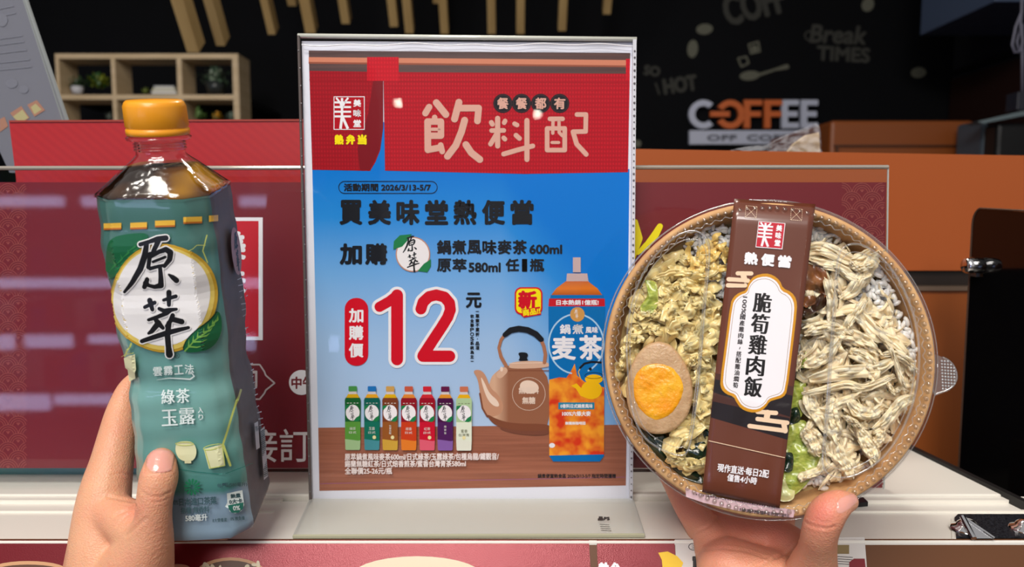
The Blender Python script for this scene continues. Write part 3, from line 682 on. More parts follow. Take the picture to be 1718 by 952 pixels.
for k in range(70):
    t = (k+.5)/70; x = 1065-6*t; y = 80+760*t
    mb.ball(atY(x, y, YP-.0045), .00045+rnd.random()*.0003, 6, 4)
for k in range(26):
    t = (k+.5)/26; mb.ball(atY(501+20*t+rnd.uniform(-1, 2), 70+770*t, YP-.004), .0005, 6, 4)
mb.build('edge_nick', mat('nick_dark', (110, 108, 112), .3), hs, kind='stuff')
mb = MB(); mb.tube([atY(506+(1064-506)*i/60, 75+1.6*math.sin(i*.55)+1.3*math.sin(i*.23), YP-.0038) for i in range(61)], .00035, 6)
mb.build('glare_line', mat('glare_white', (245, 245, 250), .1), hs, smooth=True)  # wavy glare on the front sheet drawn as a thin white tube
ik = Ink(lambda x, y, w: atZ(x, y, ZC+.0028+w), hs)
L = ik.layer('foot_mark', mat('ink_dark', (32, 28, 30), .5)); L.text('品PS', 1003, 867, 1023, 874, bold=.5)
for k in range(4): L.stroke([(1006+k*.8, 880+k*3.4), (1022+k*1.2, 881+k*3.4)], .6, cap=False)
L.done()

po = thing('drink_poster', atY(790, 842, YP), 'blue and red drink promotion poster with big red 12, in the clear stand', 'poster')
paper = mat('poster_paper', (226, 226, 238), .45)
MB().slab([atY(x, y, YP) for x, y in ((506, 69), (1065, 71), (1058, 842), (523, 845))], (0, .0005, 0)).build('paper', paper, po)
ik = Ink(planemap(YP), po, .0001)
def pr(name, c, r=.4, **k): return mat(name, c, r, spec=.15, **k)
zt_, zb_ = atY(780, 286, YP).z-po.location.z, atY(780, 717, YP).z-po.location.z
blue = ramp('print_blue_sky', 2, [(0, (178, 200, 230)), (.35, (156, 188, 226)), (.60, (110, 166, 222)), (.82, (36, 134, 214)), (1, (0, 116, 208))], .4, zb_, zt_, spec=.15)
# add a sideways shift: the print is deeper blue to the right
nt = blue.node_tree; mr = [n for n in nt.nodes if n.type == 'MAP_RANGE'][0]; sx = [n for n in nt.nodes if n.type == 'SEPXYZ'][0]
ab = nt.nodes.new('ShaderNodeMapRange'); ab.inputs['From Min'].default_value = .02; ab.inputs['From Max'].default_value = .11; ab.inputs['To Min'].default_value = 0; ab.inputs['To Max'].default_value = .6
ad = nt.nodes.new('ShaderNodeMath'); ad.operation = 'ADD'; ad.use_clamp = True
rp = [n for n in nt.nodes if n.type == 'VALTORGB'][0]
nt.links.new(sx.outputs[0], ab.inputs['Value']); nt.links.new(mr.outputs[0], ad.inputs[0]); nt.links.new(ab.outputs[0], ad.inputs[1]); nt.links.new(ad.outputs[0], rp.inputs[0])
L = ik.layer('blue_background', blue); L.poly([(524, 284), (600, 284), (600, 205), (660, 205), (660, 284), (1056, 284), (1051, 714), (534, 719)]); L.done()
def woodp(name, a, b, n=(4, 1, 260)):
    return mat(name, a, .4, rgb2=b, nscale=1, stretch=(12, 1, 420))
L = ik.layer('wooden_table_picture', woodp('print_wood', (142, 84, 62), (164, 100, 76))); L.poly([(534, 718), (1051.5, 713), (1050, 815), (536, 824)]); L.done()
L = ik.layer('purple_line', pr('print_purple', (150, 90, 120))); L.stroke([(537, 812), (800, 806), (1049, 801)], 1.2, cap=False); L.done()
L = ik.layer('dark_wood_picture', woodp('print_dark_wood', (66, 34, 34), (84, 48, 42))); L.poly([(518, 85), (1057.5, 89), (1056, 126), (519, 120)]); L.done()
L = ik.layer('curtain_rod_picture', pr('print_rod', (206, 128, 100))); L.poly([(518, 96), (1053, 101), (1053, 110), (518, 104)]); L.done()
L = ik.layer('curtain_rod_picture', pr('print_rod_dark', (150, 82, 62))); L.poly([(518, 104), (1053, 110), (1053, 113), (518, 107)]); L.done()
def cloth(name, c, c2):
    m = mat(name, c, .5, spec=.15); nt = m.node_tree; b = nt.nodes['Principled BSDF']; tc = nt.nodes.new('ShaderNodeTexCoord')
    v = nt.nodes.new('ShaderNodeTexWave'); v.bands_direction = 'X'; v.inputs['Scale'].default_value = 170; v.inputs['Distortion'].default_value = 1; v.inputs['Detail Scale'].default_value = 300
    h = nt.nodes.new('ShaderNodeTexWave'); h.bands_direction = 'Z'; h.inputs['Scale'].default_value = 120
    mu = nt.nodes.new('ShaderNodeMath'); mu.operation = 'MULTIPLY'; r = nt.nodes.new('ShaderNodeValToRGB')
    r.color_ramp.elements[0].color = (*lin(c2), 1); r.color_ramp.elements[1].color = (*lin(c), 1)
    nt.links.new(tc.outputs['Object'], v.inputs[0]); nt.links.new(tc.outputs['Object'], h.inputs[0]); nt.links.new(v.outputs['Fac'], mu.inputs[0]); nt.links.new(h.outputs['Fac'], mu.inputs[1])
    nt.links.new(mu.outputs[0], r.inputs[0]); nt.links.new(r.outputs[0], b.inputs[0]); return m
L = ik.layer('left_curtain_picture', cloth('print_cloth', (178, 18, 34), (150, 12, 28))); L.poly([(519, 119), (643, 121), (643, 215), (638, 252), (630, 272), (621, 287), (524, 285)]); L.done()
L = ik.layer('curtain_shade_picture', pr('print_cloth_dark', (122, 16, 28))); L.poly([(626, 136), (643, 136), (643, 215), (638, 250), (621, 286), (604, 286), (600, 250), (618, 190)]); L.done()
L = ik.layer('right_curtain_picture', cloth('print_cloth2', (204, 18, 38), (166, 10, 30))); L.poly([(643.5, 121), (1056.5, 124), (1053.5, 289), (880, 292), (646, 286.5)]); L.done()
L = ik.layer('curtain_hem_picture', pr('print_hem', (150, 14, 28))); L.stroke([(519, 134), (616, 136)], 1.1, cap=False); L.stroke([(669, 137), (1055, 140)], 1.1, cap=False); L.stroke([(644, 138), (646.5, 286)], 1, cap=False); L.done()
L = ik.layer('curtain_loop_picture', cloth('print_loop', (214, 20, 40), (190, 14, 34))); L.rect(616, 96, 669, 136); L.poly([(1050, 99), (1057, 99), (1056, 136), (1050, 134)]); L.done()
wht = MC['print_white']; cream = pr('print_tan', (216, 164, 148)); yel = pr('print_bright_yellow', (246, 224, 16)); red = pr('print_red2', (206, 14, 36)); blk = pr('print_black', (26, 28, 34))
L = ik.layer('emblem_border', wht); L.rect(560, 162, 612, 218); L.done()
L = ik.layer('emblem_field', pr('print_emblem_red', (176, 12, 30))); L.rect(561.2, 163.2, 610.8, 216.8); L.done()
def emblem(L, f):
    """stylised striped mark; f maps the 0..1 box to pixels"""
    def S(pts, w): L.stroke([f(*p) for p in pts], w*f.k, cap=False)
    for v in (.18, .32, .46, .60): S([(.03, v), (.56, v)], .065)
    S([(.27, .05), (.27, .62)], .075); S([(.08, .04), (.22, .20), (.27, .4)], .06); S([(.47, .04), (.34, .20), (.27, .4)], .06)
    S([(.27, .6), (.22, .97)], .085); S([(.28, .6), (.46, .97)], .085)
def f(u, v): return (560+52*u, 162+56*v)
f.k = 52
L = ik.layer('emblem_mark', wht); emblem(L, f)
for c, y in zip('美味堂', (167, 184, 201)): L.text(c, 593, y, 606, y+12.5, bold=.5)
L.done()
L = ik.layer('yellow_lettering', yel)
for c, x in zip('熱弁当', (561.5, 580.5, 600)): L.text(c, x, 226, x+15.5, 243, bold=1.1)
L.done()
L = ik.layer('black_dots', blk)
for x in (843.7, 875, 907, 939): L.disc(x, 173.8, 16.2)
L.done()
L = ik.layer('dot_rings', pr('print_ring', (90, 40, 44)))
for x in (843.7, 875, 907, 939): L.ring([(x+14.2*math.cos(a), 173.8+14.2*math.sin(a)) for a in [k*math.pi/12 for k in range(24)]], .6)
L.done()
L = ik.layer('dot_lettering', cream)
for c, x in zip('餐餐都有', (843.7, 875, 907, 939)): L.text(c, x-9.6, 164, x+9.6, 183.6, bold=.65)
L.done()
def Zm(ox, oy, s): return lambda P: [(ox+x/s, oy+y/s) for x, y in P]
q = Zm(640, 130, 4.643)
L = ik.layer('headline_lettering', cream)
for P, w in [([(372, 232), (343, 280)], 50), ([(428, 198), (502, 290)], 54), ([(415, 312), (415, 335)], 42), ([(360, 345), (362, 565)], 52), ([(360, 345), (464, 345), (464, 455), (370, 455)], 50),
             ([(395, 405), (450, 405)], 26), ([(362, 565), (455, 548)], 50), ([(462, 528), (474, 578)], 44),
             ([(604, 195), (570, 325)], 54), ([(608, 240), (757, 240), (748, 340)], 52), ([(648, 335), (625, 420), (580, 530), (515, 615)], 54), ([(658, 525), (700, 588), (766, 640)], 54),
             ([(856, 352), (864, 366)], 38), ([(963, 340), (956, 354)], 36), ([(905, 320), (905, 535)], 40), ([(858, 415), (953, 414)], 36), ([(895, 445), (850, 520)], 38), ([(952, 472), (962, 482)], 36),
             ([(1037, 362), (1056, 372)], 36), ([(1048, 452), (1075, 476)], 38), ([(1133, 337), (1133, 640)], 40), ([(952, 598), (1060, 566), (1178, 535)], 38),
             ([(1312, 324), (1410, 324)], 36), ([(1290, 400), (1290, 567), (1427, 567), (1427, 398)], 36), ([(1290, 398), (1427, 398)], 34), ([(1336, 330), (1334, 435)], 26), ([(1382, 330), (1384, 430), (1408, 455)], 26), ([(1328, 508), (1380, 508)], 24),
             ([(1522, 290), (1592, 290), (1590, 422), (1492, 424)], 36), ([(1492, 426), (1520, 520), (1594, 600)], 38)]:
    L.stroke(q(P), w/4.643, n=18)
L.done()
def rrpts(x0, y0, x1, y1, r, n=8):
    P = []
    for cx, cy, a0 in ((x1-r, y0+r, -90), (x1-r, y1-r, 0), (x0+r, y1-r, 90), (x0+r, y0+r, 180)):
        P += [(cx+r*math.cos(math.radians(a0+90*i/n)), cy+r*math.sin(math.radians(a0+90*i/n))) for i in range(n+1)]
    return P
L = ik.layer('black_lettering', blk)
L.ring(rrpts(568.5, 304.5, 733.5, 324.5, 9.8), 1.1); L.text('活動期間 2026/3/13-5/7', 577, 308, 723, 321, bold=.45)
for i, c in enumerate('買美味堂熱便當'):
    x = 569.5+i*47.8; L.text(c, x, 335.5, x+39, 377.5, bold=1.7)
for i, c in enumerate('加購'):
    x = 570+i*42.5; L.text(c, x, 408.5, x+37.5, 444.5, bold=1.6)
for i, c in enumerate('鍋煮風味麥茶'):
    x = 733+i*25.4; L.text(c, x, 402.8, x+24, 427, bold=.85)
L.text('600ml', 888, 410.5, 943, 426.5, bold=.8); L.text('原', 733, 434, 757, 456.5, bold=.85); L.text('萃', 759, 434, 783, 456.5, bold=.85)
L.text('580ml', 786, 440.5, 840, 457, bold=.8)
L.text('任', 848, 434, 871, 456, bold=.85); L.text('1', 875.5, 434.5, 884.5, 456, bold=.7); L.text('瓶', 889, 434, 913, 456, bold=.85)
L.text('元', 781.5, 491, 808, 517, bold=1.1)
L.vtext('（單筆不累折，品項', 801, 519, 588, 6.6, bold=.25); L.vtext('依全聯POS系統為主）', 792, 527, 610, 6.4, bold=.25)
L.text('鍋煮便當熱食區 2026/3/13-5/7 指定時間獲贈', 902, 795, 1033, 802.5, bold=.15)
L.done()
L = ik.layer('price_pill', red); L.rrect(578.5, 500, 618, 614, 19); L.done()
L = ik.layer('pill_lettering', wht)
for c, y in zip('加購價', (529.5, 558.5, 588)): L.text(c, 585.5, y-12, 610, y+12, bold=.8)
L.done()
q = Zm(500, 280, 2.8)
one = q([(384, 658), (430, 632), (466, 604)]); one2 = q([(466, 604), (466, 905)])
two = q([(578, 668), (588, 636), (616, 610), (650, 602), (688, 612), (712, 640), (716, 672), (704, 706), (676, 752), (640, 806), (588, 886)]); two2 = q([(588, 890), (712, 890)])
L = ik.layer('price_outline', wht)
for P, w in ((one, 60), (one2, 68), (two, 64), (two2, 66)): L.stroke(P, (w+14)/2.8, n=24)
L.done()
L = ik.layer('price_number', red)
for P, w in ((one, 48), (one2, 56), (two, 52), (two2, 54)): L.stroke(P, w/2.8, n=24)
L.done()
# small round leaf emblem
def leafmark(cx, cy, r, tag_='round_emblem', gold=(190, 140, 120)):
    L = ik.layer(tag_+'_rim', pr('print_gold%d' % int(r), gold)); L.disc(cx, cy, r, r*1.02, 32); L.done()
    L = ik.layer(tag_, pr('print_offwhite', (236, 230, 232))); L.disc(cx, cy, r*.93, r*.95, 32); L.done()
    g = pr('print_leaf', (30, 122, 70))
    L = ik.layer(tag_+'_leaf', g); k = r/29
    L.poly([(cx-33*k, cy-8*k), (cx-32*k, cy-22*k), (cx-22*k, cy-32*k), (cx-2*k, cy-34*k), (cx-10*k, cy-22*k), (cx-18*k, cy-13*k)])
    L.poly([(cx+8*k, cy+28*k), (cx+18*k, cy+16*k), (cx+30*k, cy+8*k), (cx+30*k, cy+20*k), (cx+24*k, cy+30*k)]); L.done()
    L = ik.layer(tag_+'_brush', blk); brush(L, cx-24*k, cy-36*k, .062*k*1.02, .076*k, fat=.3*k); L.done()
leafmark(693, 427, 29)
# badge
L = ik.layer('badge_border', red); L.rrect(863.5, 482, 910, 528, 11); L.poly([(874, 519), (906, 514), (908, 528), (879, 533), (874, 529)]); L.done()
L = ik.layer('badge_field', yel); L.rrect(866, 484.5, 907.5, 525.5, 9); L.done()
L = ik.layer('badge_lettering', red); L.text('新', 869, 487.5, 901, 519, bold=1.7); L.poly([(874.5, 519.5), (906, 514.5), (906.5, 527), (878, 532)]); L.done()
L = ik.layer('badge_small_lettering', yel); L.text('商品!!', 876.5, 517.5, 906.5, 529, bold=.5, rot=-8); L.done()
# kettle picture
q = Zm(780, 540, 3.66)
cop = ramp('print_copper', 0, [(0, (120, 74, 56)), (.3, (216, 168, 140)), (.5, (196, 140, 110)), (.8, (214, 170, 140)), (1, (150, 96, 70))], .4, -.021, .025, spec=.15)
def sm(P, n=3):
    for _ in range(n):
        P = [p for i in range(len(P)) for p in ((P[i][0]*.75+P[(i+1) % len(P)][0]*.25, P[i][1]*.75+P[(i+1) % len(P)][1]*.25), (P[i][0]*.25+P[(i+1) % len(P)][0]*.75, P[i][1]*.25+P[(i+1) % len(P)][1]*.75))]
    return P
L = ik.layer('kettle_reflection', pr('print_wood_shade', (122, 72, 56))); L.poly(sm(q([(170, 640), (520, 640), (520, 700), (300, 690)]))); L.done()
L = ik.layer('kettle_body', cop); L.poly(sm(q([(150, 350), (200, 300), (262, 262), (520, 262), (522, 664), (420, 670), (300, 666), (210, 645), (160, 615), (128, 560)]), 2)); L.done()
L = ik.layer('kettle_spout', pr('print_copper2', (196, 142, 112))); L.poly(sm(q([(46, 300), (92, 292), (128, 325), (158, 410), (200, 440), (236, 500), (232, 556), (190, 580), (140, 585), (104, 530), (92, 430), (78, 345)]), 2)); L.done()
L = ik.layer('kettle_shade', pr('print_copper3', (128, 74, 52))); L.poly(sm(q([(128, 560), (200, 600), (300, 625), (521, 625), (521, 664), (420, 670), (300, 666), (210, 645), (160, 615)]), 2)); L.stroke(q([(268, 300), (520, 300)]), 1.4); L.stroke(q([(92, 440), (108, 530), (138, 582)]), 3); L.done()
L = ik.layer('kettle_lid', pr('print_copper4', (214, 172, 146))); L.poly(sm(q([(270, 262), (300, 244), (440, 238), (520, 252), (520, 282), (270, 290)]), 2)); L.stroke(q([(215, 325), (240, 300)]), 12); L.done()
L = ik.layer('kettle_highlight', pr('print_copper5', (236, 208, 188))); L.poly(sm(q([(95, 330), (120, 370), (150, 440), (200, 480), (215, 520), (180, 520), (140, 480), (110, 400)]), 2)); L.disc(780+225/3.66, 540+290/3.66, 2.5, 4); L.disc(780+395/3.66, 540+400/3.66, 16, 11, rot=.2); L.stroke(q([(270, 255), (500, 250)]), 1.0); L.done()
L = ik.layer('kettle_handle', pr('print_copper6', (170, 112, 82))); L.stroke(q([(252, 268), (222, 215), (208, 160), (222, 110), (245, 78)]), [6, 6, 5, 5, 5]); L.stroke(q([(488, 250), (494, 200), (484, 150), (468, 112)]), 6); L.done()
L = ik.layer('kettle_grip', blk); L.stroke(q([(245, 80), (280, 52), (330, 42), (385, 50), (435, 75), (468, 108)]), [8, 10, 10, 10, 10, 9]); L.poly(sm(q([(326, 196), (338, 186), (378, 188), (390, 205), (378, 222), (392, 240), (325, 240), (340, 218)]), 1)); L.done()
L = ik.layer('kettle_ring', pr('print_ring2', (232, 206, 188))); cx, cy = q([(392, 442)])[0]
L.ring([(cx+27.5*math.cos(a), cy+27.5*math.sin(a)) for a in [k*math.pi/20 for k in range(40)]], .7); L.text('無香料', cx-17, cy-12, cx+17, cy, bold=.35); L.text('無糖', cx-11, cy+5, cx+11, cy+17, bold=.35); L.done()
# barley tea bottle picture
L = ik.layer('tea_bottle_neck', pr('print_neck', (196, 170, 170))); L.poly([(951, 459), (985, 459), (987, 472), (990, 478), (945, 478), (950, 472)]); L.rect(961, 432, 974, 457); L.done()
L = ik.layer('tea_bottle_shoulder', ramp('print_amber', 2, [(0, (150, 60, 20)), (.5, (226, 120, 30)), (1, (190, 96, 60))], .3, atY(960, 500, YP).z-po.location.z, atY(960, 468, YP).z-po.location.z)); L.poly([(949, 472), (986, 472), (1002, 484), (1012, 498), (1014, 506), (921, 506), (924, 496), (933, 484)]); L.done()
L = ik.layer('tea_bottle_label', pr('print_label_blue', (6, 108, 178))); L.poly([(924, 495), (1012, 495), (1014.5, 515), (1014, 650), (1013, 765), (1006, 774), (928, 774), (921.5, 765), (921, 650), (920, 515)]); L.done()
L = ik.layer('tea_bottle_band', pr('print_band', (196, 30, 44))); L.poly([(921, 501), (1014, 501), (1014.5, 514), (920, 514)]); L.done()
L = ik.layer('tea_bottle_ice', mat('print_ice', (214, 52, 18), .35, rgb2=(246, 160, 40), nscale=110, det=2)); L.poly([(921, 637), (938, 633), (950, 634), (958, 622), (964, 610), (968, 630), (980, 640), (1013.5, 650), (1013, 762), (921.5, 764)]); L.done()
L = ik.layer('tea_bottle_ring', pr('print_ring_blue', (170, 205, 232)))
cx, cy = 966.5, 577
L.stroke([(cx+46*math.cos(math.radians(a)), cy+50*math.sin(math.radians(a))) for a in range(100, 425, 9)][0:], 2.6); L.done()
L = ik.layer('tea_bottle_seal', pr('print_seal', (206, 150, 80))); L.disc(968.5, 527.5, 12.2); L.done()
L = ik.layer('tea_bottle_lettering', wht)
L.text('日本熱銷1億瓶!', 933, 503, 1004, 512, bold=.3); brush(L, 961, 518, .017, .019)
L.text('鍋', 939, 544, 957, 560.5, bold=.5); L.text('煮', 960, 544, 978.5, 560.5, bold=.5); L.text('風味', 982, 548, 1003, 559, bold=.35)
L.text('麦', 926, 564, 966, 604, bold=1.3); L.text('茶', 971, 562, 1010, 604, bold=1.3)
L.text('100%六條大麥', 943, 689.5, 991, 698, bold=.35); L.text('無糖無咖啡因', 948, 707, 982, 712.5, bold=.2); L.disc(926, 747, 5, 4)
L.done()
L = ik.layer('tea_bottle_strip', pr('print_strip', (40, 130, 160))); L.rect(936.5, 675, 997, 686.5); L.done()
L = ik.layer('tea_bottle_strip_lettering', wht); L.text('0香料日式鍋煮風味', 940, 677.5, 994, 684.5, bold=.2); L.done()
L = ik.layer('yellow_kettle', pr('print_kettle_yellow', (244, 188, 20))); L.disc(992, 654, 17.5, 15.5); L.poly([(958, 647), (967, 643), (978, 654), (984, 668), (974, 664), (966, 652)]); L.disc(996, 636, 15, 8); L.stroke([(974, 636), (970, 624), (976, 612)], 1.2); L.done()
L = ik.layer('yellow_kettle_lines', blk); L.stroke([(973, 617), (980, 610), (992, 607), (1008, 608)], 3.4); L.disc(990, 619, 2.6); L.ring([(996+15*math.cos(a), 630+5*math.sin(a)) for a in [k*math.pi/10 for k in range(20)]], .8); L.done()
# seven small bottles
MBT = [(592.5, (70, 140, 70), (210, 165, 20), (26, 92, 44), (90, 150, 60), (160, 190, 140)), (624.7, (30, 110, 180), (226, 160, 30), (16, 92, 80), (20, 110, 90), (70, 140, 150)),
       (655.3, (196, 150, 80), (220, 170, 10), (120, 60, 34), (150, 86, 36), (206, 160, 60)), (686.5, (190, 84, 60), (216, 130, 50), (140, 20, 34), (196, 60, 26), (220, 120, 40)),
       (717.3, (200, 34, 50), (200, 40, 50), (150, 14, 34), (196, 20, 46), (216, 90, 110)), (747.5, (96, 24, 66), (216, 140, 40), (70, 16, 62), (76, 30, 86), (130, 90, 160)),
       (778.8, (196, 110, 80), (226, 170, 20), (170, 196, 150), (222, 226, 206), (222, 222, 206))]
white_ = wht
for i, (cx, cap, liq, top, mid, bot) in enumerate(MBT):
    rr = 12.9
    L = ik.layer('small_bottle_neck', pr('print_neck2', (206, 196, 196))); L.poly([(cx-6, 655), (cx+6, 655), (cx+7, 661), (cx+11, 667), (cx-11, 667), (cx-7, 661)]); L.done()
    L = ik.layer('small_bottle_liquid', pr('pl%d' % i, liq)); L.poly([(cx-8, 661), (cx+8, 661), (cx+rr, 670), (cx-rr, 670)]); L.done()
    L = ik.layer('small_bottle_top', pr('pt%d' % i, top)); L.poly([(cx-rr+1, 667), (cx+rr-1, 667), (cx+rr+.4, 671), (cx+rr, 710), (cx-rr, 710), (cx-rr-.4, 671)]); L.done()
    L = ik.layer('small_bottle_middle', pr('pm%d' % i, mid)); L.poly([(cx-rr, 707), (cx+rr, 707), (cx+rr, 740), (cx-rr, 737)]); L.done()
    L = ik.layer('small_bottle_bottom', pr('pb%d' % i, bot)); L.poly([(cx-rr, 736), (cx+rr-3, 739), (cx+rr, 738), (cx+rr-.6, 753), (cx+rr-2, 754.5), (cx-rr+2, 754.5), (cx-rr+.6, 753)]); L.done()
    L = ik.layer('small_bottle_cap', pr('pc%d' % i, cap)); L.rrect(cx-7, 647.5, cx+7, 656.5, 1.5); L.done()
    L = ik.layer('small_bottle_disc', pr('print_offwhite', (236, 230, 232))); L.disc(cx, 692, 11.6, 13.4, 20); L.done()
    L = ik.layer('small_bottle_leaf', pr('print_leaf', (30, 122, 70))); L.poly([(cx-rr, 688), (cx-rr+.5, 680), (cx-4, 679), (cx-8, 684)]); L.poly([(cx+1, 706), (cx+6, 700), (cx+rr-.5, 696), (cx+rr-1, 704), (cx+8, 707)]); L.done()
    L = ik.layer('small_bottle_brush', blk); brush(L, cx-8.5, 678, .021, .031, n=6); L.done()
    L = ik.layer('small_bottle_lettering', pr('print_soft_white', (226, 222, 214)) if i < 6 else pr('print_olive', (110, 110, 80)))
    if i == 6: L.text('蜜香', cx-5, 719, cx+6, 725); L.text('台灣青', cx-9, 726, cx+9, 731)
    elif i in (2, 5): L.vtext(['', '', '包種烏龍', '', '', '鐵觀音'][i], cx, 712, 728, 3.6)
    else: L.text(['綠茶', '玉露', '', '焙香', '紅茶', ''][i], cx-5, 716, cx+5, 721); L.text('日式', cx-6, 723, cx+6, 727)
    for dx in (-8, -3, 3, 8): L.rect(cx+dx-1.5, 675.4, cx+dx+1.5, 676.3)
    L.done()
    if i in (1, 2, 4, 6): L = ik.layer('small_bottle_cup', pr('print_cup', (230, 216, 160))); L.disc(cx+(4 if i != 6 else 0), 733, 3, 3.2, 12); L.done()
L = ik.layer('white_caption', pr('print_caption', (232, 218, 214)))
L.text('原萃鍋煮風味麥茶600ml/日式綠茶/玉露綠茶/包種烏龍/鐵觀音/', 580, 758.5, 837, 770.5, bold=.28, rot=-.2); L.text('錫蘭無糖紅茶/日式焙香煎茶/蜜香台灣青茶580ml', 580, 770.5, 782, 782, bold=.28, rot=-.2); L.text('全聯價25-26元/瓶', 580, 782.5, 659, 794, bold=.28, rot=-.2); L.done()

# ------------------------------------------------------------------ green tea bottle held at the left
bt = thing('tea_bottle', dep(372, 890, .40), 'green tea bottle with orange cap and teal label, held at the left', 'bottle')
AT = dep(258, 168, .338); AB = dep(355, 859, .408)
ax = (AT-AB); LEN = ax.length; ax.normalize()
fr_ = Vector((0, -1, 0)); fr_ = (fr_-ax*fr_.dot(ax)).normalized()      # front face normal
fr_ = Quaternion(ax, math.radians(5)) @ fr_
rt_ = fr_.cross(ax).normalized()
if rt_.x < 0: rt_ = -rt_
def bpt(u, v, t): return AB+ax*(LEN*t)+rt_*u+fr_*v
def section(hw, ch, rc=0):
    """chamfered square, 32 points, first point at front-left of the flat front face, going right"""
    a = hw-ch; P = []
    for k in range(4):
        c, s = [(1, 0), (0, 1), (-1, 0), (0, -1)][k]
        # front (v=+hw) rotated clockwise: front, right, back, left
        loc = [(-a+2*a*i/5, hw) for i in range(6)]+[(a+ch*j/3, hw-ch*j/3) for j in (1, 2)]
        for u, v in loc: P.append((u*c+v*s, v*c-u*s))
    return P
def circ(r):
    P = []
    for k in range(32):
        base = section(1, .36)[k]; l = math.hypot(*base); P.append((base[0]/l*r, base[1]/l*r))
    return P
def loft(secs, name, m, parent, smooth=True, mfun=None, caps=True):
    mb = MB(); n = 32
    for P, t in secs: mb.v += [bpt(u, v, t) for u, v in P]
    for i in range(len(secs)-1):
        for j in range(n):
            mb.f.append((i*n+j, i*n+(j+1) % n, (i+1)*n+(j+1) % n, (i+1)*n+j)); mb.m.append(mfun(i, j, (secs[i][1]+secs[i+1][1])/2) if mfun else 0)
    if caps:
        mb.f += [tuple(range(n-1, -1, -1)), tuple(range((len(secs)-1)*n, len(secs)*n))]; mb.m += [0, 0]
    return mb.build(name, m, parent, smooth), mb
def hw(t):
    K = [(0, .0255), (.012, .0278), (.03, .0284), (.12, .0280), (.30, .0266), (.38, .0256), (.42, .0253), (.47, .0258), (.54, .0263), (.66, .0263), (.76, .0262), (.813, .0259)]
    for (a, p), (b, q) in zip(K[:-1], K[1:]):
        if a <= t <= b: x = (t-a)/(b-a); return p+(q-p)*x
    return K[-1][1]
lab = ramp('label_teal', 2, [(0, (136, 160, 178)), (.125, (128, 152, 172)), (.140, (74, 134, 128)), (.35, (122, 172, 166)), (.47, (108, 160, 156)), (.60, (80, 134, 132)), (.685, (84, 138, 136)), (.705, (72, 116, 110)), (1, (70, 112, 106))], .3, 0, LEN, coat=.3)
# colour runs along the bottle's own axis
nt = lab.node_tree; sxn = [n for n in nt.nodes if n.type == 'SEPXYZ'][0]; tcn = [n for n in nt.nodes if n.type == 'TEX_COORD'][0]
vt = nt.nodes.new('ShaderNodeVectorMath'); vt.operation = 'DOT_PRODUCT'; vt.inputs[1].default_value = ax
sb = nt.nodes.new('ShaderNodeVectorMath'); sb.operation = 'SUBTRACT'; sb.inputs[1].default_value = AB-bt.location
nt.links.new(tcn.outputs['Object'], sb.inputs[0]); nt.links.new(sb.outputs[0], vt.inputs[0])
mrn = [n for n in nt.nodes if n.type == 'MAP_RANGE'][0]; nt.links.new(vt.outputs['Value'], mrn.inputs['Value'])
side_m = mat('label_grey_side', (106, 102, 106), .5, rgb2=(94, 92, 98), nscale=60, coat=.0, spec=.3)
secs = []; NS = 60
for i in range(NS+1):
    t = .008+(.813-.008)*i/NS; h = hw(t)
    wob = .00022*math.sin(t*90)+.0003*math.sin(t*37+1)
    if .34 < t < .46: wob -= .0007*math.sin((t-.34)/.12*math.pi)**2
    P = section(h+wob, .0092)
    P = [(u+noise.noise(Vector((u*60, v*60, t*22)))*.0004, v+noise.noise(Vector((v*60, u*60, t*22+9)))*.0004) for u, v in P]
    secs.append((P, t))
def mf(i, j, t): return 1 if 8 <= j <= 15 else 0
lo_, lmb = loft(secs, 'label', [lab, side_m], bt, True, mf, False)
lo_.data.polygons.foreach_set('use_smooth', [True]*len(lo_.data.polygons))
pet = clear('bottle_plastic', (.95, .96, .95), ior=1.5, rough=.14, boost=1.6, bump=.5, bscale=120)
# foot
foot = [(section(.022, .0100), -.004), (section(.0262, .0105), 0), (section(.0276, .0100), .008), (section(.0280, .0094), .03)]
loft(foot, 'foot', mat('bottle_foot_amber', (150, 88, 70), .15, trans=.3, coat=.5), bt)
# shoulder: clear skin over the amber tea
def lerp(P, Q, x): return [((a[0]*(1-x)+b[0]*x), (a[1]*(1-x)+b[1]*x)) for a, b in zip(P, Q)]
S0 = section(.0261, .0092); S1 = circ(.0112)
sk = [(section(.0252, .0092), .805), (section(.0261, .0092), .812), (section(.0260, .0092), .818)]
for x, t in ((.10, .824), (.28, .837), (.50, .853), (.72, .869), (.90, .881), (1, .889)): sk.append((lerp(S0, S1, x), t))
sk += [(circ(.0110), .896), (circ(.0110), .918), (circ(.0143), .9205), (circ(.0145), .925), (circ(.0132), .928), (circ(.0115), .930), (circ(.0115), .94)]
loft(sk, 'shoulder', pet, bt, True, None, False)
lq = [(lerp(S0, [(0, 0)]*32, .06), .806)]+[(lerp(lerp(S0, S1, x), [(0, 0)]*32, .06), t) for x, t in ((0, .817), (.10, .824), (.28, .837), (.50, .853), (.70, .867))]+[(lerp(lerp(S0, S1, .72), [(0, 0)]*32, .9), .868)]
tea = bpy.data.materials.new('green_tea'); tea.use_nodes = True; nt = tea.node_tree; b = nt.nodes['Principled BSDF']
b.inputs['Roughness'].default_value = .08; b.inputs['Coat Weight'].default_value = .6; b.inputs['Transmission Weight'].default_value = .25; b.inputs['IOR'].default_value = 1.33
tc = nt.nodes.new('ShaderNodeTexCoord'); n = nt.nodes.new('ShaderNodeTexNoise'); n.inputs['Scale'].default_value = 26; n.inputs['Detail'].default_value = 1.5
r = nt.nodes.new('ShaderNodeValToRGB'); cr = r.color_ramp; cr.elements.new(.5)
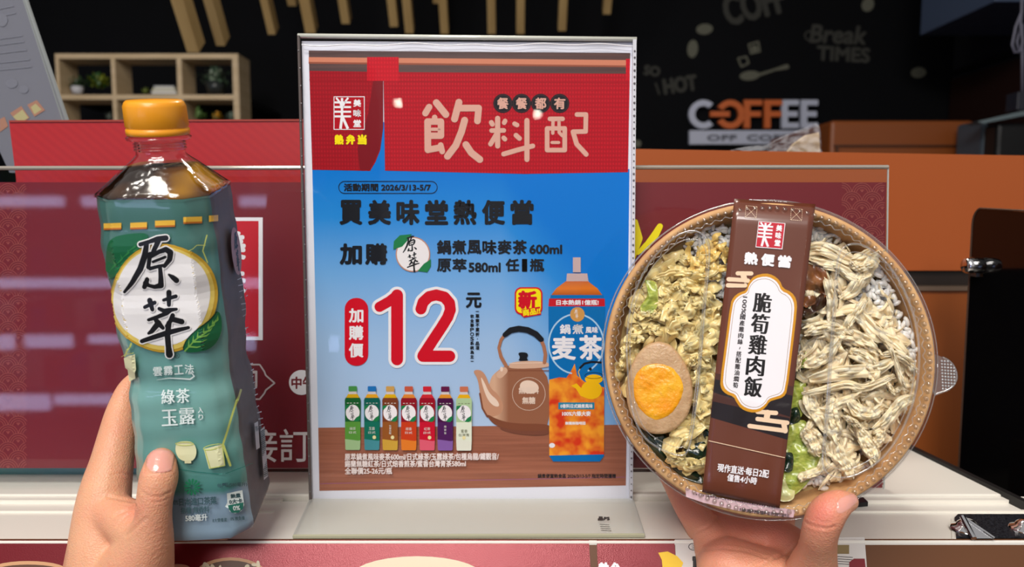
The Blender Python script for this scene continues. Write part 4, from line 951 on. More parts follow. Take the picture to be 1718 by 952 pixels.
for e, (p, c) in zip(cr.elements, [(.42, (34, 16, 6)), (.54, (104, 60, 8)), (.64, (226, 160, 14))]): e.position = p; e.color = (*lin(c), 1)  # golden patches put the light refracted through the tea into its colour
nt.links.new(tc.outputs['Object'], n.inputs['Vector']); nt.links.new(n.outputs['Fac'], r.inputs[0]); nt.links.new(r.outputs[0], b.inputs[0])
loft(lq, 'tea', tea, bt)
mb = MB()
for t in (.900, .906, .912):
    mb.tube([bpt(u*1.03, v*1.03, t+.0012*math.sin(i*.2)) for i, (u, v) in enumerate(circ(.0110)+[circ(.0110)[0]])], .0005, 6)
mb.build('neck_thread', pet, bt, True)
capm = mat('cap_orange', (236, 158, 30), .38, rgb2=(230, 150, 26), nscale=30, coat=.2)
MT = Matrix.Translation(AB) @ Matrix((rt_, fr_, ax)).transposed().to_4x4()
mb = MB()
prof = [(.0136, .930), (.0140, .931), (.0140, .942), (.0135, .9435), (.0135, .946), (.0137, .948), (.0135, .988), (.0130, .996), (.0120, 1.0), (.0, 1.001)]
vs = []; n = 120
for k, (rr, t) in enumerate(prof):
    for j in range(n):
        a = 2*math.pi*j/n; w = 1+(.02*(j % 2) if 5 <= k <= 6 else 0); vs.append(MT @ Vector((rr*w*math.cos(a), rr*w*math.sin(a), t*LEN)))
mb.add(vs, [(i*n+j, i*n+(j+1) % n, (i+1)*n+(j+1) % n, (i+1)*n+j) for i in range(len(prof)-1) for j in range(n)])
cp = mb.build('cap', capm, bt, True)
# print on the label
bvh = BVHTree.FromPolygons(lmb.v, lmb.f)
ik = Ink(hitmap(bvh), bt, .0004, 1e-4)
L = ik.layer('dash_print', mat('dash_gold', (240, 190, 70), .35), 6)
for x0, x1, y in ((162, 168, 380), (175, 204, 380), (219, 247, 379), (260.5, 294, 375.5), (308, 338.5, 369.5), (350, 365, 367)): L.poly([(x0, y-5.2), (x1, y-6.2), (x1, y+4.2), (x0, y+5.4)])
L.done()
L = ik.layer('dash_shade', mat('dash_brown', (190, 110, 40), .35), 6)
for x0, x1, y in ((175, 204, 380), (219, 247, 379), (260.5, 294, 375.5), (308, 338.5, 369.5)): L.poly([(x0, y+3), (x1, y+2), (x1, y+5), (x0, y+6)])
L.done()
Zb = Zm(180, 380, 3.968)
dkg = mat('leaf_dark_print', (22, 98, 60), .35); lfg = mat('leaf_print', (46, 130, 70), .35)
L = ik.layer('leaf_print', dkg, 6); L.poly(sm(Zb([(-5, 340), (-5, 180), (20, 80), (120, 50), (290, 42), (250, 130), (200, 230), (90, 310), (20, 360)]), 2)); L.done()
L = ik.layer('leaf_vein', lfg, 6)
for k in range(5): L.stroke(Zb([(20+k*42, 300-k*46), (60+k*42, 255-k*40), (40+k*50, 215-k*30)]), [1, 3.4, .6], n=6); L.stroke(Zb([(60+k*40, 290-k*42), (120+k*34, 250-k*38)]), [2.6, .5], n=6)
L.done()
def ell(cx, cy, rx, ry, n=48, pw=2.3, rot=0):
    P = []
    for i in range(n):
        a = 2*math.pi*i/n; c, s = math.cos(a), math.sin(a); x = abs(c)**(2/pw)*math.copysign(rx, c); y = abs(s)**(2/pw)*math.copysign(ry, s)
        P.append((cx+x*math.cos(rot)-y*math.sin(rot), cy+x*math.sin(rot)+y*math.cos(rot)))
    return P
L = ik.layer('oval_rim', mat('oval_gold', (200, 160, 50), .3), 4); L.poly(ell(275.5, 500, 87.5, 90, pw=2.2, rot=.35)); L.done()
L = ik.layer('oval_rim_light', mat('oval_gold_light', (226, 200, 100), .3), 4); L.poly(ell(274, 500, 83.5, 86, pw=2.2, rot=.35)); L.done()
L = ik.layer('oval_field', mat('oval_white', (238, 236, 236), .3), 4); L.poly(ell(272, 498, 78, 80.5, pw=2.2, rot=.35)); L.done()
lr = [(505, 838), (530, 760), (590, 700), (650, 650), (700, 610), (735, 555), (756, 610), (758, 700), (715, 785), (640, 830)]
L = ik.layer('leaf_edge', mat('leaf_edge_dark', (20, 60, 40), .35), 6); L.poly([(x-2.2, y-1.2) for x, y in sm(Zb(lr), 2)]); L.done()
L = ik.layer('leaf_print', dkg, 6); L.poly(sm(Zb(lr), 2)); L.done()
L = ik.layer('leaf_vein', mat('leaf_light_print', (120, 176, 80), .35), 6)
L.stroke(Zb([(520, 825), (580, 760), (660, 700), (730, 600)]), [2.6, 2.2, 1.6, .6], n=6)
for k in range(6): L.stroke(Zb([(545+k*30, 795-k*30), (600+k*26, 800-k*36), (640+k*18, 790-k*40)]), [3, 2.4, .5], n=6); L.stroke(Zb([(545+k*30, 790-k*30), (548+k*30, 750-k*26)]), [2.6, .5], n=6)
L.done()
L = ik.layer('brush_outline', MC['oval_white'], 8); brush(L, 180, 380, 1/3.968, fat=4.4); L.done()
L = ik.layer('brush_characters', mat('brush_black', (24, 24, 26), .35), 8); brush(L, 180, 380, 1/3.968, fat=.3, n=14); L.done()
lw = mat('label_white', (226, 238, 236), .35)
L = ik.layer('white_lettering', lw, 0)
for i, c in enumerate('雲霧工法'): L.text(c, 258+i*17.6, 614.5-i*1.4, 273.5+i*17.6, 629.5-i*1.4, bold=.28, rot=-4)
L.stroke([(264, 636), (285, 633), (305, 634), (320, 635), (327, 630), (323, 625), (317, 626)], [.5, 1.4, 2, 2.6, 2.2, 1.6, 1.2], n=6)
for i, c in enumerate('綠茶'): L.text(c, 271.5+i*25, 653-i*1.6, 294.5+i*25, 677-i*1.6, bold=.55, vb=.05, rot=-3)
for i, c in enumerate('玉露'): L.text(c, 272+i*29.5, 686-i*2.6, 299+i*29.5, 713.5-i*2.6, bold=.6, vb=.05, rot=-3)
L.text('入', 333, 682, 342, 692, bold=.3); L.text('り', 334, 694, 342, 704, bold=.3)
L.text('580毫升', 312, 861, 349, 873, bold=.3, rot=-3)
L.done()
L = ik.layer('registered_mark', MC['brush_black']); L.text('®', 294, 591, 303, 600); L.done()
cr_ = mat('cup_cream', (222, 222, 178), .35); cg = mat('cup_green', (196, 206, 110), .35)
L = ik.layer('cup_print', cr_, 6); L.poly(sm([(297, 741), (310, 738), (326, 740), (332, 756), (328, 770), (318, 773), (303, 771), (295, 757)], 2)); L.rect(311, 770, 322, 776); L.done()
L = ik.layer('cup_print', cr_, 6); L.poly([(343, 752), (371, 745), (375, 780), (352, 785)]); L.done()
L = ik.layer('cup_print', cr_, 6); L.poly([(212, 600), (228, 592), (231, 634), (218, 642)]); L.done()
L = ik.layer('cup_rim_print', cg, 6); L.ring(ell(311, 743, 15, 3, 20, 2), 1.1); L.ring(ell(357, 749, 14.5, 4, 20, 2, -.2), 1.3); L.stroke([(345, 754), (354, 784), (375, 780), (371, 748)], 1.4); L.stroke([(400, 655), (386, 700), (372, 745)], [3.4, 3.4, 3.4]); L.stroke([(372, 745), (384, 780)], 4); L.stroke([(222, 575), (214, 596)], 3); L.ring([(202, 601), (214, 594), (226, 590)], 1.2, False); L.stroke([(345, 395), (338, 420), (346, 440)], 2); L.stroke([(318, 420), (328, 411), (342, 411)], 1.2); L.done()
L = ik.layer('label_seam', mat('seam_teal', (30, 110, 100), .35), 8); L.stroke([(288, 783), (330, 790), (372, 794)], 1.2, cap=False); L.stroke([(376, 794), (420, 778)], 1.2, cap=False); L.done()
L = ik.layer('flower_print', mat('flower_green', (30, 120, 84), .35))
for k in range(12):
    a = k*math.pi/6+.1; L.stroke([(324+4.5*math.cos(a), 815+4.5*math.sin(a)), (324+12*math.cos(a), 815+12*math.sin(a))], [1.6, 4], n=6)
L.done()
L = ik.layer('grey_lettering', mat('label_ink', (60, 90, 96), .35)); L.text('日本進口茶葉', 302, 832, 365, 845.5, bold=.3, rot=-3); L.text('無糖 無香料', 305, 848, 353, 859, bold=.2, rot=-3); L.text('100%', 288, 837, 301, 845, bold=.1); L.text('每瓶(580毫升)', 366, 808, 412, 816, bold=.1, rot=-3)
L.text('8大營養素 0% 無負擔', 358, 866, 408, 873, bold=.1, rot=-3); L.done()
L = ik.layer('badge_print', lw, 6); L.poly([(378, 826), (404, 821), (407, 846), (402, 856), (392, 860), (383, 857), (379, 848)]); L.done()
L = ik.layer('badge_green', mat('badge_green', (44, 120, 104), .35), 6); L.poly([(380, 847), (406, 842), (405, 852), (397, 859), (386, 859), (381, 853)]); L.done()
L = ik.layer('badge_lettering', MC['label_ink']); L.text('熱量', 384, 826.5, 401, 834.5, bold=.3, rot=-6); L.text('0大卡', 381.5, 836, 404, 844, bold=.3, rot=-6); L.done()
L = ik.layer('badge_percent', lw); L.text('0%', 388, 847.5, 400, 855, bold=.3, rot=-6); L.done()
# side panel print
L = ik.layer('side_oval_print', mat('side_oval', (170, 130, 130), .35), 6); L.poly(ell(390.5, 422, 8, 40, 28, 2, -.10)); L.done()
L = ik.layer('side_brush', MC['brush_black']); 
for P, w in BRUSH: L.stroke([(383+x*.016+y*.006, 384+y*.082) for x, y in P], [a*.055 for a in w], n=6)
L.done()
L = ik.layer('side_lettering', mat('side_white', (186, 190, 200), .35))
for k in range(26):
    y = 470+k*10.2; x = 392+k*1.55
    L.stroke([(x, y), (x+rnd.uniform(3, 9), y-rnd.uniform(1, 3))], rnd.uniform(1, 1.7), cap=False); L.stroke([(x+10, y-3), (x+10+rnd.uniform(1, 5), y-5)], 1.3, cap=False)
L.poly([(421, 712), (427, 708), (430, 752), (424, 756)])
L.poly([(431, 722), (438, 716), (444, 800), (437, 806)]); L.done()
L = ik.layer('barcode_print', MC['label_ink'])
for k in range(26): y = 724+k*3; L.stroke([(431+k*.23, y+2), (438+k*.23, y-2.5)], 1.3 if k % 3 else 1.9, cap=False)
L.text('茶', 422, 716, 428, 724, rot=-20); L.done()
# lower clear foil edge at right

# ------------------------------------------------------------------ chicken rice bowl held at the right
CB = dep(1279, 602, .365)
nb = (EYE-CB).normalized()                       # start facing the viewer, then tip the bottom away
nb = (nb*math.cos(.0)+Vector((0, 0, 0))).normalized()
nb = Vector((nb.x*.55, nb.y, nb.z*.2)).normalized()
nb = Quaternion(Vector((1, 0, 0)), math.radians(-5)) @ nb
ub = Vector((1, 0, 0)); ub = (ub-nb*ub.dot(nb)).normalized(); vb_ = nb.cross(ub)          # u right, v up, n towards viewer
RB_ = .0815
bw = thing('bento_bowl', CB-nb*.046, 'round kraft paper bowl of chicken rice under a clear beaded lid', 'bowl')
MBW = Matrix.Translation(CB) @ Matrix((ub, vb_, nb)).transposed().to_4x4()
def bl(u, v, n): return CB+ub*u+vb_*v+nb*n
def bpx(x, y, n=0):
    r = ray(x, y); t = (CB+nb*n-EYE).dot(nb)/r.dot(nb); return EYE+r*t
def buv(x, y, n=0):
    p = bpx(x, y, n)-CB; return p.dot(ub), p.dot(vb_)
kraft = mat('kraft_paper', (216, 172, 122), .6, rgb2=(200, 152, 104), nscale=90, bump=.12, bscale=400, spec=.25)
mb = MB(); mb.lathe([(.0, -.046), (.058, -.046), (.060, -.044), (.0765, -.006), (.0790, -.002), (.0800, .0008), (.0792, .0034), (.0775, .004), (.0758, .0022), (.0752, -.006), (.0610, -.040), (0, -.040)], MBW, 96)
mb.build('kraft_bowl', kraft, bw, True)
lidm = clear('lid_plastic', (.985, .985, .985), ior=1.45, rough=.05, boost=.8)
lide = clear('lid_edge', (.94, .94, .94), ior=1.6, rough=.06, milk=.10, milkc=(230, 230, 230), boost=3.0)
mb = MB(); mb.lathe([(.0, .0062), (.0700, .0062), (.0708, .0060), (.0722, .0050), (.0745, .0050), (.0765, .0056), (.0795, .0048), (.0810, .0015), (.0812, -.003)], MBW, 96)
lidtop = mb.build('lid', lidm, bw, True)
mb = MB()
def ringpath(r, h, n=120, a0=0, a1=2*math.pi): return [bl(r*math.cos(a0+(a1-a0)*i/n), r*math.sin(a0+(a1-a0)*i/n), h) for i in range(n+1)]
mb.tube(ringpath(.0814, -.003), .0005, 6); mb.tube(ringpath(.0812, .0012), .00035, 6)
mb.build('lid_rim', lide, bw, True)
mb = MB(); NBD = 132
for i in range(NBD):
    a = 2*math.pi*i/NBD; mb.ball(bl(.0760*math.cos(a), .0760*math.sin(a), .0060), .00135, 8, 5)
mb.build('bead_ring', clear('bead_plastic', (.90, .89, .87), ior=1.55, rough=.05, boost=3.5), bw, True, kind='stuff')
mb = MB()
mb.tube([bl((.0738+.0006*math.cos(a*90))*math.cos(a), (.0738+.0006*math.cos(a*90))*math.sin(a), .0058) for a in [2*math.pi*i/720 for i in range(721)]], .00028, 5)
mb.build('scalloped_ridge', lide, bw, True)
# D-shaped ridges pressed into the lid
def dridge(side):
    pts = [(1062, 700), (1054, 640), (1050, 570), (1060, 500), (1088, 440), (1120, 408), (1140, 392), (1166, 386), (1184, 396), (1191, 415), (1188, 460), (1182, 520), (1176, 600), (1170, 660), (1163, 720), (1156, 755), (1146, 766), (1126, 762), (1104, 752), (1080, 735)] if side < 0 else \
          [(1412, 416), (1430, 408), (1452, 412), (1480, 432), (1510, 470), (1535, 530), (1544, 590), (1538, 660), (1516, 720), (1486, 766), (1450, 792), (1420, 803), (1394, 800), (1380, 786), (1380, 760), (1386, 700), (1392, 600), (1400, 500), (1404, 440)]
    for _ in range(2): pts = [p for i in range(len(pts)) for p in ((pts[i][0]*.75+pts[(i+1) % len(pts)][0]*.25, pts[i][1]*.75+pts[(i+1) % len(pts)][1]*.25), (pts[i][0]*.25+pts[(i+1) % len(pts)][0]*.75, pts[i][1]*.25+pts[(i+1) % len(pts)][1]*.75))]
    P = [bpx(x, y, .0066) for x, y in pts]; P.append(P[0]); c = sum(P, Vector())/len(P)
    m = MB().tube(P, .0006, 6); Q = [c+(p-c)*.93-nb*.0002 for p in P]; m.tube(Q, .0003, 5)
    m.build('pressed_ridge', lide, bw, True)
dridge(-1); dridge(1)
# pull tab with dimples
tab = [(1562, 592), (1574, 597), (1592, 604), (1603, 618), (1606, 634), (1600, 648), (1588, 656), (1574, 660), (1566, 664)]
mb = MB().slab([bpx(x, y, 0) for x, y in tab], nb*.0006); mb.build('pull_tab', clear('tab_plastic', (.9, .9, .9), rough=.08, milk=.10, milkc=(200, 190, 190), boost=1.5), bw)
mb = MB().tube([bpx(x, y, .0008) for x, y in sm(tab+[(1562, 630)], 2)[4:-6]], .0005, 6); mb.build('tab_edge', lide, bw, True)
mb = MB()
for i in range(5):
    for j in range(10):
        x, y = 1580+i*5+(j*.2), 606+j*5.2+(i*.4)
        if (x-1580)**2/26**2+(y-631)**2/27**2 < 1: mb.ball(bpx(x, y, .0008), .0006, 6, 4)
mb.build('tab_dimple', clear('dimple_plastic', (.9, .9, .9), ior=1.7, rough=.08, milk=.35, milkc=(235, 235, 235), boost=3), bw, True, kind='stuff')

# food -------------------------------------------------------------------------
rnd = random.Random(11)
def inside(x, y, k=.90):
    u, v = buv(x, y, -.006); return math.hypot(u, v) < .0742*k
class Food:
    def __init__(s): s.mb = MB(); s.mb.uv = []; s.mb.c = []
    def ribbon(s, P, w, th, h, twist=0., ridges=3, n=9, taper=(.35, .35), rag=.25, tint=(1, 1, 1), lift=None):
        """P: px path; w: px width list or value; h: height over the content plane (m); a fibrous strip with raised ridges"""
        k = len(P); mb = s.mb; base = len(mb.v); ph = rnd.random()*6
        def tp(q): return (taper[0]+(1-taper[0])*4*q) if q < .25 else ((taper[1]+(1-taper[1])*4*(1-q)) if q > .75 else 1)
        W = [w*tp(i/(k-1)) for i in range(k)]
        for i, (x, y) in enumerate(P):
            a = P[max(i-1, 0)]; b = P[min(i+1, k-1)]; dx, dy = b[0]-a[0], b[1]-a[1]; d = math.hypot(dx, dy) or 1; nx, ny = -dy/d, dx/d
            hh = h+(lift[i] if lift else 0)+.0016*math.sin(i*.9+ph)
            for sd in (0, 1):
                for j in range(n):
                    t = j/(n-1)*2-1; ww = W[i]/2*(1+rag*noise.noise(Vector((i*.7, t*2, ph))))
                    z = th*(math.sqrt(max(0, 1-t*t))*.8+.22*math.cos(t*math.pi*ridges+ph+i*.15))*(min(1, W[i]/w+.2))
                    z = hh+(z if sd == 0 else -z*.3)+math.sin(twist*i/(k-1)*3+ph)*t*w*.00012
                    mb.v.append(bpx(x+nx*ww*t, y+ny*ww*t, z)); mb.uv.append((i/(k-1)*k*.12, (t+1)*.5*w*.05+ph)); mb.c.append(tint)
        for i in range(k-1):
            for sd in (0, 1):
                for j in range(n-1):
                    o = base+(i*2+sd)*n+j; q = o+2*n
                    mb.f.append((o, o+1, q+1, q) if sd else (o, q, q+1, o+1)); mb.m.append(0)
        return s
    def blob(s, x, y, h, rx, ry, rz, rot, tint=(1, 1, 1), n=8, m=6, nz=0):
        mb = s.mb; base = len(mb.v); c = bpx(x, y, h); sc = .366/F
        for i in range(m+1):
            th = math.pi*i/m
            for j in range(n):
                p = 2*math.pi*j/n; a, b, z = math.sin(th)*math.cos(p), math.sin(th)*math.sin(p), math.cos(th)
                q = 1+nz*noise.noise(Vector((a*1.5+x, b*1.5+y, z*1.5)))
                X = (a*rx*math.cos(rot)-b*ry*math.sin(rot))*sc*q; Y = (a*rx*math.sin(rot)+b*ry*math.cos(rot))*sc*q
                mb.v.append(c+ub*X-vb_*Y+nb*z*rz*sc*q); mb.uv.append((a, b)); mb.c.append(tint)
        mb.f += [(base+i*n+j, base+(i+1)*n+j, base+(i+1)*n+(j+1) % n, base+i*n+(j+1) % n) for i in range(m) for j in range(n)]; mb.m += [0]*(n*m)
        return s
    def build(s, name, m, parent=None, kind=None): return s.mb.build(name, m, parent, True, kind)
def foodmat(name, c1, c2, rough=.4, sss=.25, bs=1.0, fib=(2.5, 14), coat=.15):
    m = bpy.data.materials.new(name); m.use_nodes = True; nt = m.node_tree; b = nt.nodes['Principled BSDF']
    b.inputs['Roughness'].default_value = rough; b.inputs['Subsurface Weight'].default_value = sss; b.inputs['Subsurface Scale'].default_value = .0015; b.inputs['Subsurface Radius'].default_value = (1, .8, .6); b.inputs['Coat Weight'].default_value = coat
    b.inputs['Coat Roughness'].default_value = .2
    uv = nt.nodes.new('ShaderNodeUVMap'); mp = nt.nodes.new('ShaderNodeMapping'); mp.inputs['Scale'].default_value = (*fib, 1)
    n = nt.nodes.new('ShaderNodeTexNoise'); n.inputs['Scale'].default_value = 1; n.inputs['Detail'].default_value = 4
    nt.links.new(uv.outputs[0], mp.inputs[0]); nt.links.new(mp.outputs[0], n.inputs['Vector'])
    r = nt.nodes.new('ShaderNodeValToRGB'); r.color_ramp.elements[0].position = .3; r.color_ramp.elements[1].position = .7
    r.color_ramp.elements[0].color = (*lin(c1), 1); r.color_ramp.elements[1].color = (*lin(c2), 1); nt.links.new(n.outputs['Fac'], r.inputs[0])
    at = nt.nodes.new('ShaderNodeAttribute'); at.attribute_name = 'tint'; mx = nt.nodes.new('ShaderNodeMix'); mx.data_type = 'RGBA'; mx.blend_type = 'MULTIPLY'; mx.inputs[0].default_value = 1
    nt.links.new(r.outputs[0], mx.inputs[6]); nt.links.new(at.outputs['Color'], mx.inputs[7]); nt.links.new(mx.outputs[2], b.inputs['Base Color'])
    bp = nt.nodes.new('ShaderNodeBump'); bp.inputs['Strength'].default_value = .8*bs; bp.inputs['Distance'].default_value = .0008
    nt.links.new(n.outputs['Fac'], bp.inputs['Height']); nt.links.new(bp.outputs[0], b.inputs['Normal']); MC[name] = m; return m
chick = foodmat('chicken_meat', (244, 220, 176), (254, 241, 212), .45, .6, .35, (1.2, 9))
bamb = foodmat('bamboo_shoot', (238, 208, 136), (253, 236, 184), .28, .45, .35, (1.0, 6), .4)
ricem = foodmat('cooked_rice', (240, 238, 232), (250, 250, 248), .3, .35, .2, (1, 1), .3)
cabb = foodmat('cabbage', (132, 148, 52), (196, 200, 100), .22, .3, .8, (2, 9), .6)
cabw = foodmat('cabbage_rib', (206, 204, 140), (226, 222, 170), .22, .3, .5, (2, 9), .6)
weed = foodmat('dark_greens', (12, 30, 22), (30, 52, 36), .12, .0, .8, (2, 4), .8)
skinm = foodmat('braised_skin', (84, 46, 22), (150, 92, 52), .35, .1, 1.2, (1.5, 2), .5)
def path(x, y, ang, ln, curl, k=12, wav=.25):
    P = []; a = ang; st = ln/(k-1); x -= math.cos(ang)*ln/2; y -= math.sin(ang)*ln/2; ph = rnd.random()*6
    for i in range(k):
        P.append((x, y)); x += math.cos(a)*st; y += math.sin(a)*st; a += curl/k+wav*math.sin(i*1.1+ph)*.5
    return P
def ok(P, k=.93): return all(inside(x, y, k) for x, y in P)
# bed of dark sauce so no gap shows the bowl floor
bed = MB().lathe([(.0, -.0165), (.069, -.0165), (.0735, -.0115)], MBW, 64); bed = tag(bed.build('sauce_bed', mat('sauce_brown', (196, 168, 116), .3), None, True), 'brown sauce layer under the rice and chicken in the bowl', 'sauce', kind='stuff')
# rice
f_ = Food()
for (cx, cy, sx, sy, h, cnt) in ((1475, 470, 44, 60, -.009, 190), (1520, 590, 26, 60, -.009, 110), (1500, 675, 34, 30, -.011, 70), (1390, 388, 50, 22, -.0125, 110), (1195, 405, 46, 34, -.0125, 130), (1200, 470, 24, 50, -.011, 90), (1350, 400, 30, 30, -.013, 50), (1440, 790, 50, 14, -.011, 60), (1345, 790, 26, 16, -.009, 40), (1390, 600, 100, 180, -.0145, 260), (1370, 800, 50, 16, -.011, 50), (1455, 730, 50, 40, -.013, 60)):
    for _ in range(cnt):
        x, y = rnd.gauss(cx, sx*.5), rnd.gauss(cy, sy*.5)
        if inside(x, y, 1.0): g = rnd.uniform(.90, 1.0); f_.blob(x, y, h+rnd.uniform(-.002, .003), rnd.uniform(7, 10), rnd.uniform(3.6, 4.6), 4.2, rnd.uniform(0, 3.14), (g, g, g*.99))
tag(f_.build('cooked_rice', ricem), 'white rice grains showing around the shredded chicken', 'rice', kind='stuff')
# chicken shreds (right) : the big strips are things of their own
CG = 'shredded chicken strips in the bowl'
big = [([(1346, 424), (1372, 416), (1400, 424), (1430, 440), (1450, 432), (1470, 418)], 24, -.003), ([(1352, 432), (1380, 442), (1410, 450), (1440, 470), (1462, 462)], 20, -.002), ([(1478, 424), (1462, 440), (1446, 462), (1430, 486), (1412, 500)], 26, -.002),
 ([(1382, 450), (1392, 480), (1396, 510), (1392, 540)], 20, -.003), ([(1426, 440), (1440, 450), (1466, 444)], 14, .0), ([(1400, 530), (1430, 522), (1450, 536), (1470, 560), (1500, 572), (1524, 596)], 26, -.003), ([(1395, 556), (1420, 560), (1450, 572), (1472, 590)], 30, -.002), ([(1350, 560), (1370, 552), (1396, 548), (1418, 560)], 22, -.002),
 ([(1350, 612), (1372, 606), (1392, 590), (1410, 566)], 24, -.001), ([(1356, 640), (1390, 632), (1430, 626), (1470, 622), (1500, 606)], 28, -.001), ([(1345, 662), (1380, 655), (1420, 646), (1450, 652), (1482, 640), (1500, 630)], 15, .0), ([(1354, 684), (1384, 690), (1410, 676), (1440, 660)], 24, -.001), ([(1430, 590), (1452, 600), (1470, 618), (1466, 640)], 28, -.0005),
 ([(1536, 668), (1516, 676), (1500, 694), (1484, 712), (1466, 724)], 22, .0), ([(1440, 722), (1452, 740), (1464, 758), (1470, 778)], 24, .0), ([(1404, 672), (1398, 696), (1402, 720), (1408, 744)], 30, -.001), ([(1356, 652), (1362, 680), (1376, 700), (1386, 724)], 30, -.002), ([(1400, 740), (1404, 764), (1418, 784), (1424, 800)], 26, -.002),
 ([(1424, 672), (1440, 690), (1462, 694), (1480, 684)], 24, .0), ([(1470, 560), (1490, 580), (1500, 600), (1512, 640), (1520, 655)], 12, .0005), ([(1350, 590), (1340, 600), (1336, 624)], 12, .0), ([(1476, 600), (1500, 596), (1524, 610), (1534, 630)], 14, .0), ([(1350, 720), (1366, 740), (1376, 764)], 34, -.002), ([(1380, 770), (1376, 790), (1350, 800), (1340, 806)], 16, -.002), ([(1488, 640), (1500, 660), (1508, 650)], 12, .0),
 ([(1484, 720), (1474, 740), (1462, 750)], 20, -.001), ([(1414, 700), (1436, 712), (1448, 728)], 14, .0005), ([(1454, 500), (1438, 520), (1420, 545), (1430, 560)], 18, .0)]
def spl(P, k):
    out = []; n = len(P)-1
    for i in range(k):
        t = i/(k-1)*n; a = min(int(t), n-1); t -= a; p0 = P[max(a-1, 0)]; p1 = P[a]; p2 = P[a+1]; p3 = P[min(a+2, n)]
        out.append(tuple(.5*(2*p1[c]+(p2[c]-p0[c])*t+(2*p0[c]-5*p1[c]+4*p2[c]-p3[c])*t*t+(3*p1[c]-p0[c]-3*p2[c]+p3[c])*t**3) for c in (0, 1)))
    return out
ORD = 'topmost second third fourth fifth sixth seventh eighth ninth tenth eleventh twelfth thirteenth fourteenth fifteenth sixteenth seventeenth eighteenth nineteenth twentieth'.split()
def striplabel(P, w, pool, noun):
    """what it looks like and its rank from the top or from the bottom among the large pieces"""
    cy = lambda Q: sum(p[1] for p in Q)/len(Q)
    r = sorted(range(len(pool)), key=lambda i: cy(pool[i][0])); i = r.index([k for k in range(len(pool)) if pool[k][0] is P][0]); n = len(pool)
    dx, dy = P[-1][0]-P[0][0], P[-1][1]-P[0][1]
    o = 'level' if abs(dy) < abs(dx)*.4 else ('upright' if abs(dx) < abs(dy)*.5 else 'slanting'); z = 'broad' if w > 24 else ('narrow' if w < 16 else 'medium')
    side = 'right' if 'chicken' in noun else 'left'
    if i < n/2: return '%s %s %s, %s from the top among the large ones at %s' % (z, o, noun, ORD[i] if i else 'first', side)
    j = n-1-i; return '%s %s %s, %s from the bottom among the large ones at %s' % (z, o, noun, ORD[j] if j else 'first', side)
for P, w, h in big:
    f_ = Food(); Q = spl(P, 22); h += .002
    for b_ in range(6):
        thin = b_ > 1; off = rnd.uniform(-.3, .3)*w*(1.2 if thin else .5); oy_ = rnd.uniform(-.3, .3)*w*(1.2 if thin else .5); g = rnd.uniform(.95, 1.0); a_ = rnd.randrange(0, 6) if thin else 0; e_ = 22-(rnd.randrange(0, 6) if thin else 0)
        f_.ribbon([(x+off+(k_*.25*rnd.random() if thin else 0), y+oy_) for k_, (x, y) in enumerate(Q[a_:e_])], w*(rnd.uniform(.16, .3) if thin else rnd.uniform(.7, .95)), .0010 if thin else .0020, h+(.0016 if thin else 0)+rnd.uniform(-.0006, .0006), ridges=1 if thin else rnd.choice((2, 3)), n=7 if thin else 13, tint=(g, g*.985, g*.97), rag=.2)
    tag(f_.build('chicken_strip', chick), striplabel(P, w, big, 'chicken strip'), 'chicken', CG)
f_ = Food()
for _ in range(360):
    x, y = rnd.uniform(1345, 1560), rnd.uniform(425, 815)
    if x < 1350 and y < 520: continue
    if (x-1482)**2/40**2+(y-478)**2/46**2 < 1 and rnd.random() < .93: continue
    if (x-1522)**2/22**2+(y-560)**2/30**2 < 1: continue
    if (x-1500)**2/34**2+(y-668)**2/14**2 < 1: continue
    if x < 1385 and y > 700 and x < 1385-(800-y)*.25: continue
    P = path(x, y, rnd.gauss(.2 if y < 660 else 1.2, .8), rnd.uniform(34, 90), rnd.uniform(-2.0, 2.0), 14)
    if x > 1500: P = path(x, y, rnd.gauss(1.3, .6), rnd.uniform(20, 44), rnd.uniform(-1, 1), 10)
    if not ok(P, 1.0) or min(p[0] for p in P) < 1330: continue
    g = rnd.uniform(.88, 1.0); f_.ribbon(P, rnd.choice((rnd.uniform(3, 7), rnd.uniform(8, 22))), rnd.uniform(.0009, .0016), rnd.uniform(-.008, -.001), ridges=rnd.choice((1, 2, 3)), n=9, tint=(g, g*.985, g*.975), rag=.25)
for _ in range(130):
    x, y = rnd.uniform(1350, 1545), rnd.uniform(430, 805)
    if (x-1482)**2/40**2+(y-478)**2/46**2 < 1 or (x-1522)**2/22**2+(y-560)**2/30**2 < 1 or (x < 1385 and y > 690): continue
    P = path(x, y, rnd.gauss(.3 if y < 660 else 1.2, .7), rnd.uniform(40, 80), rnd.uniform(-1.5, 1.5), 12)
    if not ok(P, 1.0) or min(p[0] for p in P) < 1330: continue
    g = rnd.uniform(.86, .98); f_.ribbon(P, rnd.uniform(16, 32), .0016, rnd.uniform(-.0085, -.005), ridges=rnd.choice((3, 4, 5)), n=13, tint=(g, g*.985, g*.96), rag=.3)
tag(f_.build('shredded_chicken', chick, None, 'stuff'), 'heap of finely shredded cream coloured chicken over the rice', 'chicken')
